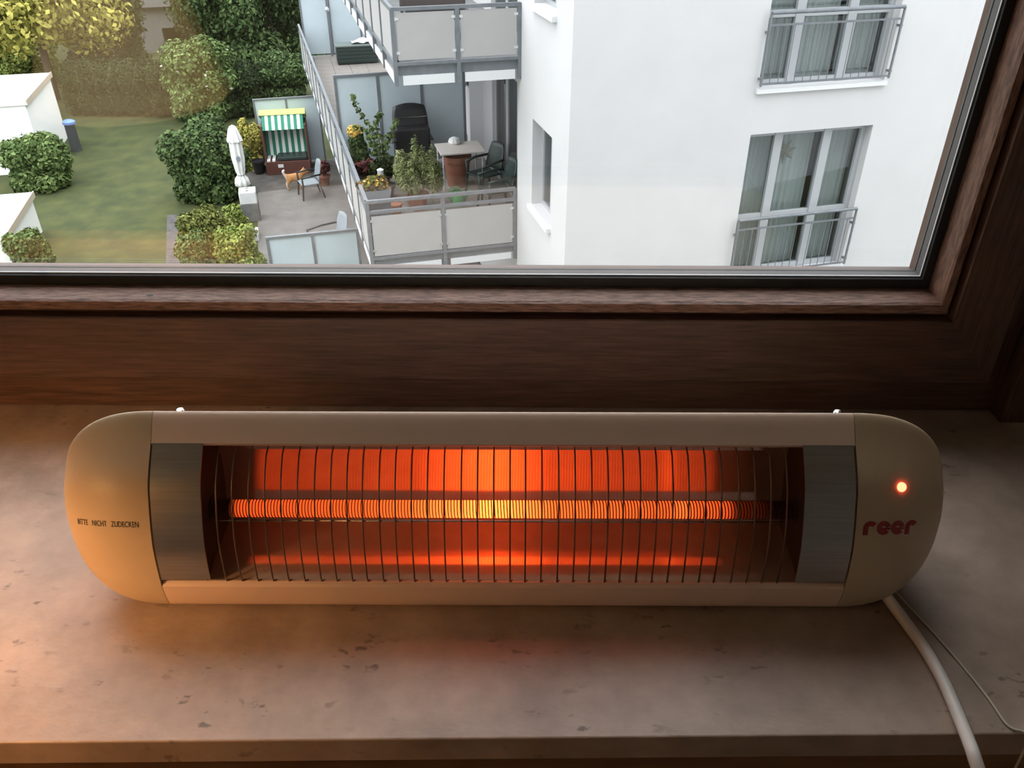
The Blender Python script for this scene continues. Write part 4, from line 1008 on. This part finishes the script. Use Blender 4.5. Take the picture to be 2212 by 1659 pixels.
# flower trough at the corner of the railing
ft = thing('flower_box', 'grey flower box with yellow and red flowers at the balcony corner', 'flower box', B(-2.28, 3.55, -5.15), BROT)
MB().prism([(-0.24, 0.0), (0.24, 0.0), (0.28, 0.16), (-0.28, 0.16)], -0.10, 0.10, 'y').build('trough', mat('grey_trough', (0.20, 0.22, 0.24), 0.6), ft)
for nm, mm, n in (('foliage', 'olive', 700), ('red_leaves', 'purple', 300), ('flowers', 'flower', 130)):
    f = link(nm, leaf_mesh(nm, LM[mm], lobes(0.30, 0.20, 0.17, 0.26, 7, 31), n, 0.045 if nm != 'flowers' else 0.055, core=0.75 if nm == 'foliage' else 0), ft); f['kind'] = 'stuff'
MB().box(-0.26, 0.26, -0.005, 0.005, -0.645, 0.0).box(-0.26, 0.26, -0.10, 0.10, -0.645, -0.63).build('stand', GALV, ft)
# climbing plant on canes
cl = thing('climbing_plant', 'tall sparse climbing plant in front of the frosted screen', 'potted plant', B(-1.92, 5.9, -5.8), BROT)
MB().lathe([(0.15, 0), (0.20, 0.28), (0.21, 0.32), (0.18, 0.32), (0.17, 0.28), (0.005, 0.28)], 14).build('pot_body', BLACKP, cl, smooth=35.0)
stems = [[(0, 0, 0.3), (-0.06, 0, 0.8), (-0.12, 0, 1.15), (-0.30, 0.05, 1.45), (-0.40, 0.05, 1.75)], [(0.03, 0, 0.3), (0.10, 0, 0.7), (0.24, 0.02, 1.0), (0.40, 0.02, 1.32)], [(0, 0.03, 0.3), (-0.1, 0.05, 0.75), (-0.20, 0.05, 1.1), (-0.46, 0.05, 1.2)], [(0, 0, 0.3), (0.02, 0, 0.9), (-0.02, 0, 1.25), (0.10, 0, 1.45)]]
bl = []
for s_ in stems:
    c_ = catmull(s_, 5); MB().tube(c_, 0.008, 5).build('stem', BARK, cl)
    for i, p in enumerate(c_):
        if i % 2 == 0: bl.append((p.x, p.y, p.z, 0.05 + 0.04 * (p.z < 1.1), 0.05, 0.055))
f = link('foliage', leaf_mesh('foliage', LM['mid'], bl, 900, 0.05, core=0), cl); f['kind'] = 'stuff'
gp_ = thing('potted_plant', 'bushy plant with yellow crown beside the left railing', 'potted plant', B(-2.26, 6.55, -5.8), BROT)
MB().lathe([(0.14, 0), (0.18, 0.26), (0.005, 0.26)], 14).build('pot_body', BLACKP, gp_, smooth=35.0)
f = link('foliage', leaf_mesh('foliage', LM['deep'], [(0, 0, 0.5, 0.2, 0.2, 0.28), (-0.03, 0, 0.75, 0.16, 0.16, 0.2)], 700, 0.05), gp_); f['kind'] = 'stuff'
f = link('yellow_crown', leaf_mesh('yellow_crown', LM['flower'], [(-0.06, 0, 0.95, 0.14, 0.14, 0.11)], 260, 0.05), gp_); f['kind'] = 'stuff'
pot('potted_plant', 'low dark bush in a black pot left of the conifer', B(-1.95, 5.25, -5.8), 0.22, 0.26, BLACKP, 'dark', 900, 0.6, 0.30, 0.05)
pot('potted_plant', 'reddish potted plant under the climbing stems', B(-2.2, 5.95, -5.8), 0.17, 0.25, BLACKP, 'purple', 500, 0.35, 0.24, 0.05)
pot('flower_pot', 'small brown clay pot at the foot of the balcony railing', B(-1.86, 4.35, -5.8), 0.13, 0.22, TERRA)
ln = thing('lantern', 'small white metal lantern among the balcony plants', 'lantern', B(-2.06, 4.55, -5.8), BROT)
box('stand', GALV, ln, -0.012, 0.012, -0.012, 0.012, 0, 0.62)
MB().lathe([(0.05, 0.62), (0.06, 0.64), (0.055, 0.78), (0.065, 0.80), (0.01, 0.83)], 12).build('body', WHITEP, ln, smooth=35.0)
# green chest on the next deck
ch = thing('storage_chest', 'dark green plastic storage chest on the far deck', 'chest', B(-1.3, 16.9, -5.8), BROT)
MB().bbox(-0.62, 0.62, 0, 0.55, 0.02, 0.50, 0.02).build('body', DGREEN, ch)
for k in range(4): MB().bbox(-0.58, 0.58, -0.014, -0.001, 0.07 + k * 0.105, 0.145 + k * 0.105, 0.005).build('rib', DGREEN, ch)
MB().bbox(-0.65, 0.65, -0.03, 0.58, 0.505, 0.56, 0.02).build('lid', mat('grey_green_lid', (0.12, 0.15, 0.14), 0.5), ch)
rn = random.Random(12)
sh = MB().sheet([[(-0.45 + 0.09 * i, -0.12 + 0.09 * j, 0.02 + 0.13 * rn.random() * (1 - abs(i - 5) / 7)) for i in range(11)] for j in range(5)])
o = sh.build('plastic_sheet', CANVAS, None, B(-0.98, 17.1, -5.8 + 0.565), BROT, smooth=True)
tag(o, 'crumpled white plastic sheet lying on the green chest', 'sheet')
dp = thing('deck_pole', 'thin grey pole standing before the far frosted screen', 'pole', B(-2.0, 18.25, -5.8), BROT)  # plain free-standing pole, carries no rainwater
MB().tube([(0, 0, 0), (0, 0, 2.3)], 0.03, 8).build('tube', GALV, dp, smooth=40.0)
MB().lathe([(0.03, 1.30), (0.07, 1.35), (0.07, 1.41), (0.03, 1.46)], 12).build('collar', ALU, dp, smooth=40.0)
# dark furniture at the back of the upper balcony
u1 = thing('balcony_bench', 'dark padded bench behind the upper balcony panels', 'bench', B(-0.95, 4.3, -2.76), BROT)
box('seat', BLACKP, u1, -0.55, 0.55, -0.25, 0.25, 0.30, 0.44, b=0.03); box('backrest', mat('brown_grey_fabric', (0.09, 0.075, 0.07), 0.9), u1, -0.55, 0.55, 0.22, 0.32, 0.40, 0.95, b=0.03)
for sx in (-0.5, 0.5):
    for sy_ in (-0.2, 0.2): box('leg', BLACKP, u1, sx - 0.02, sx + 0.02, sy_ - 0.02, sy_ + 0.02, 0.0, 0.30)
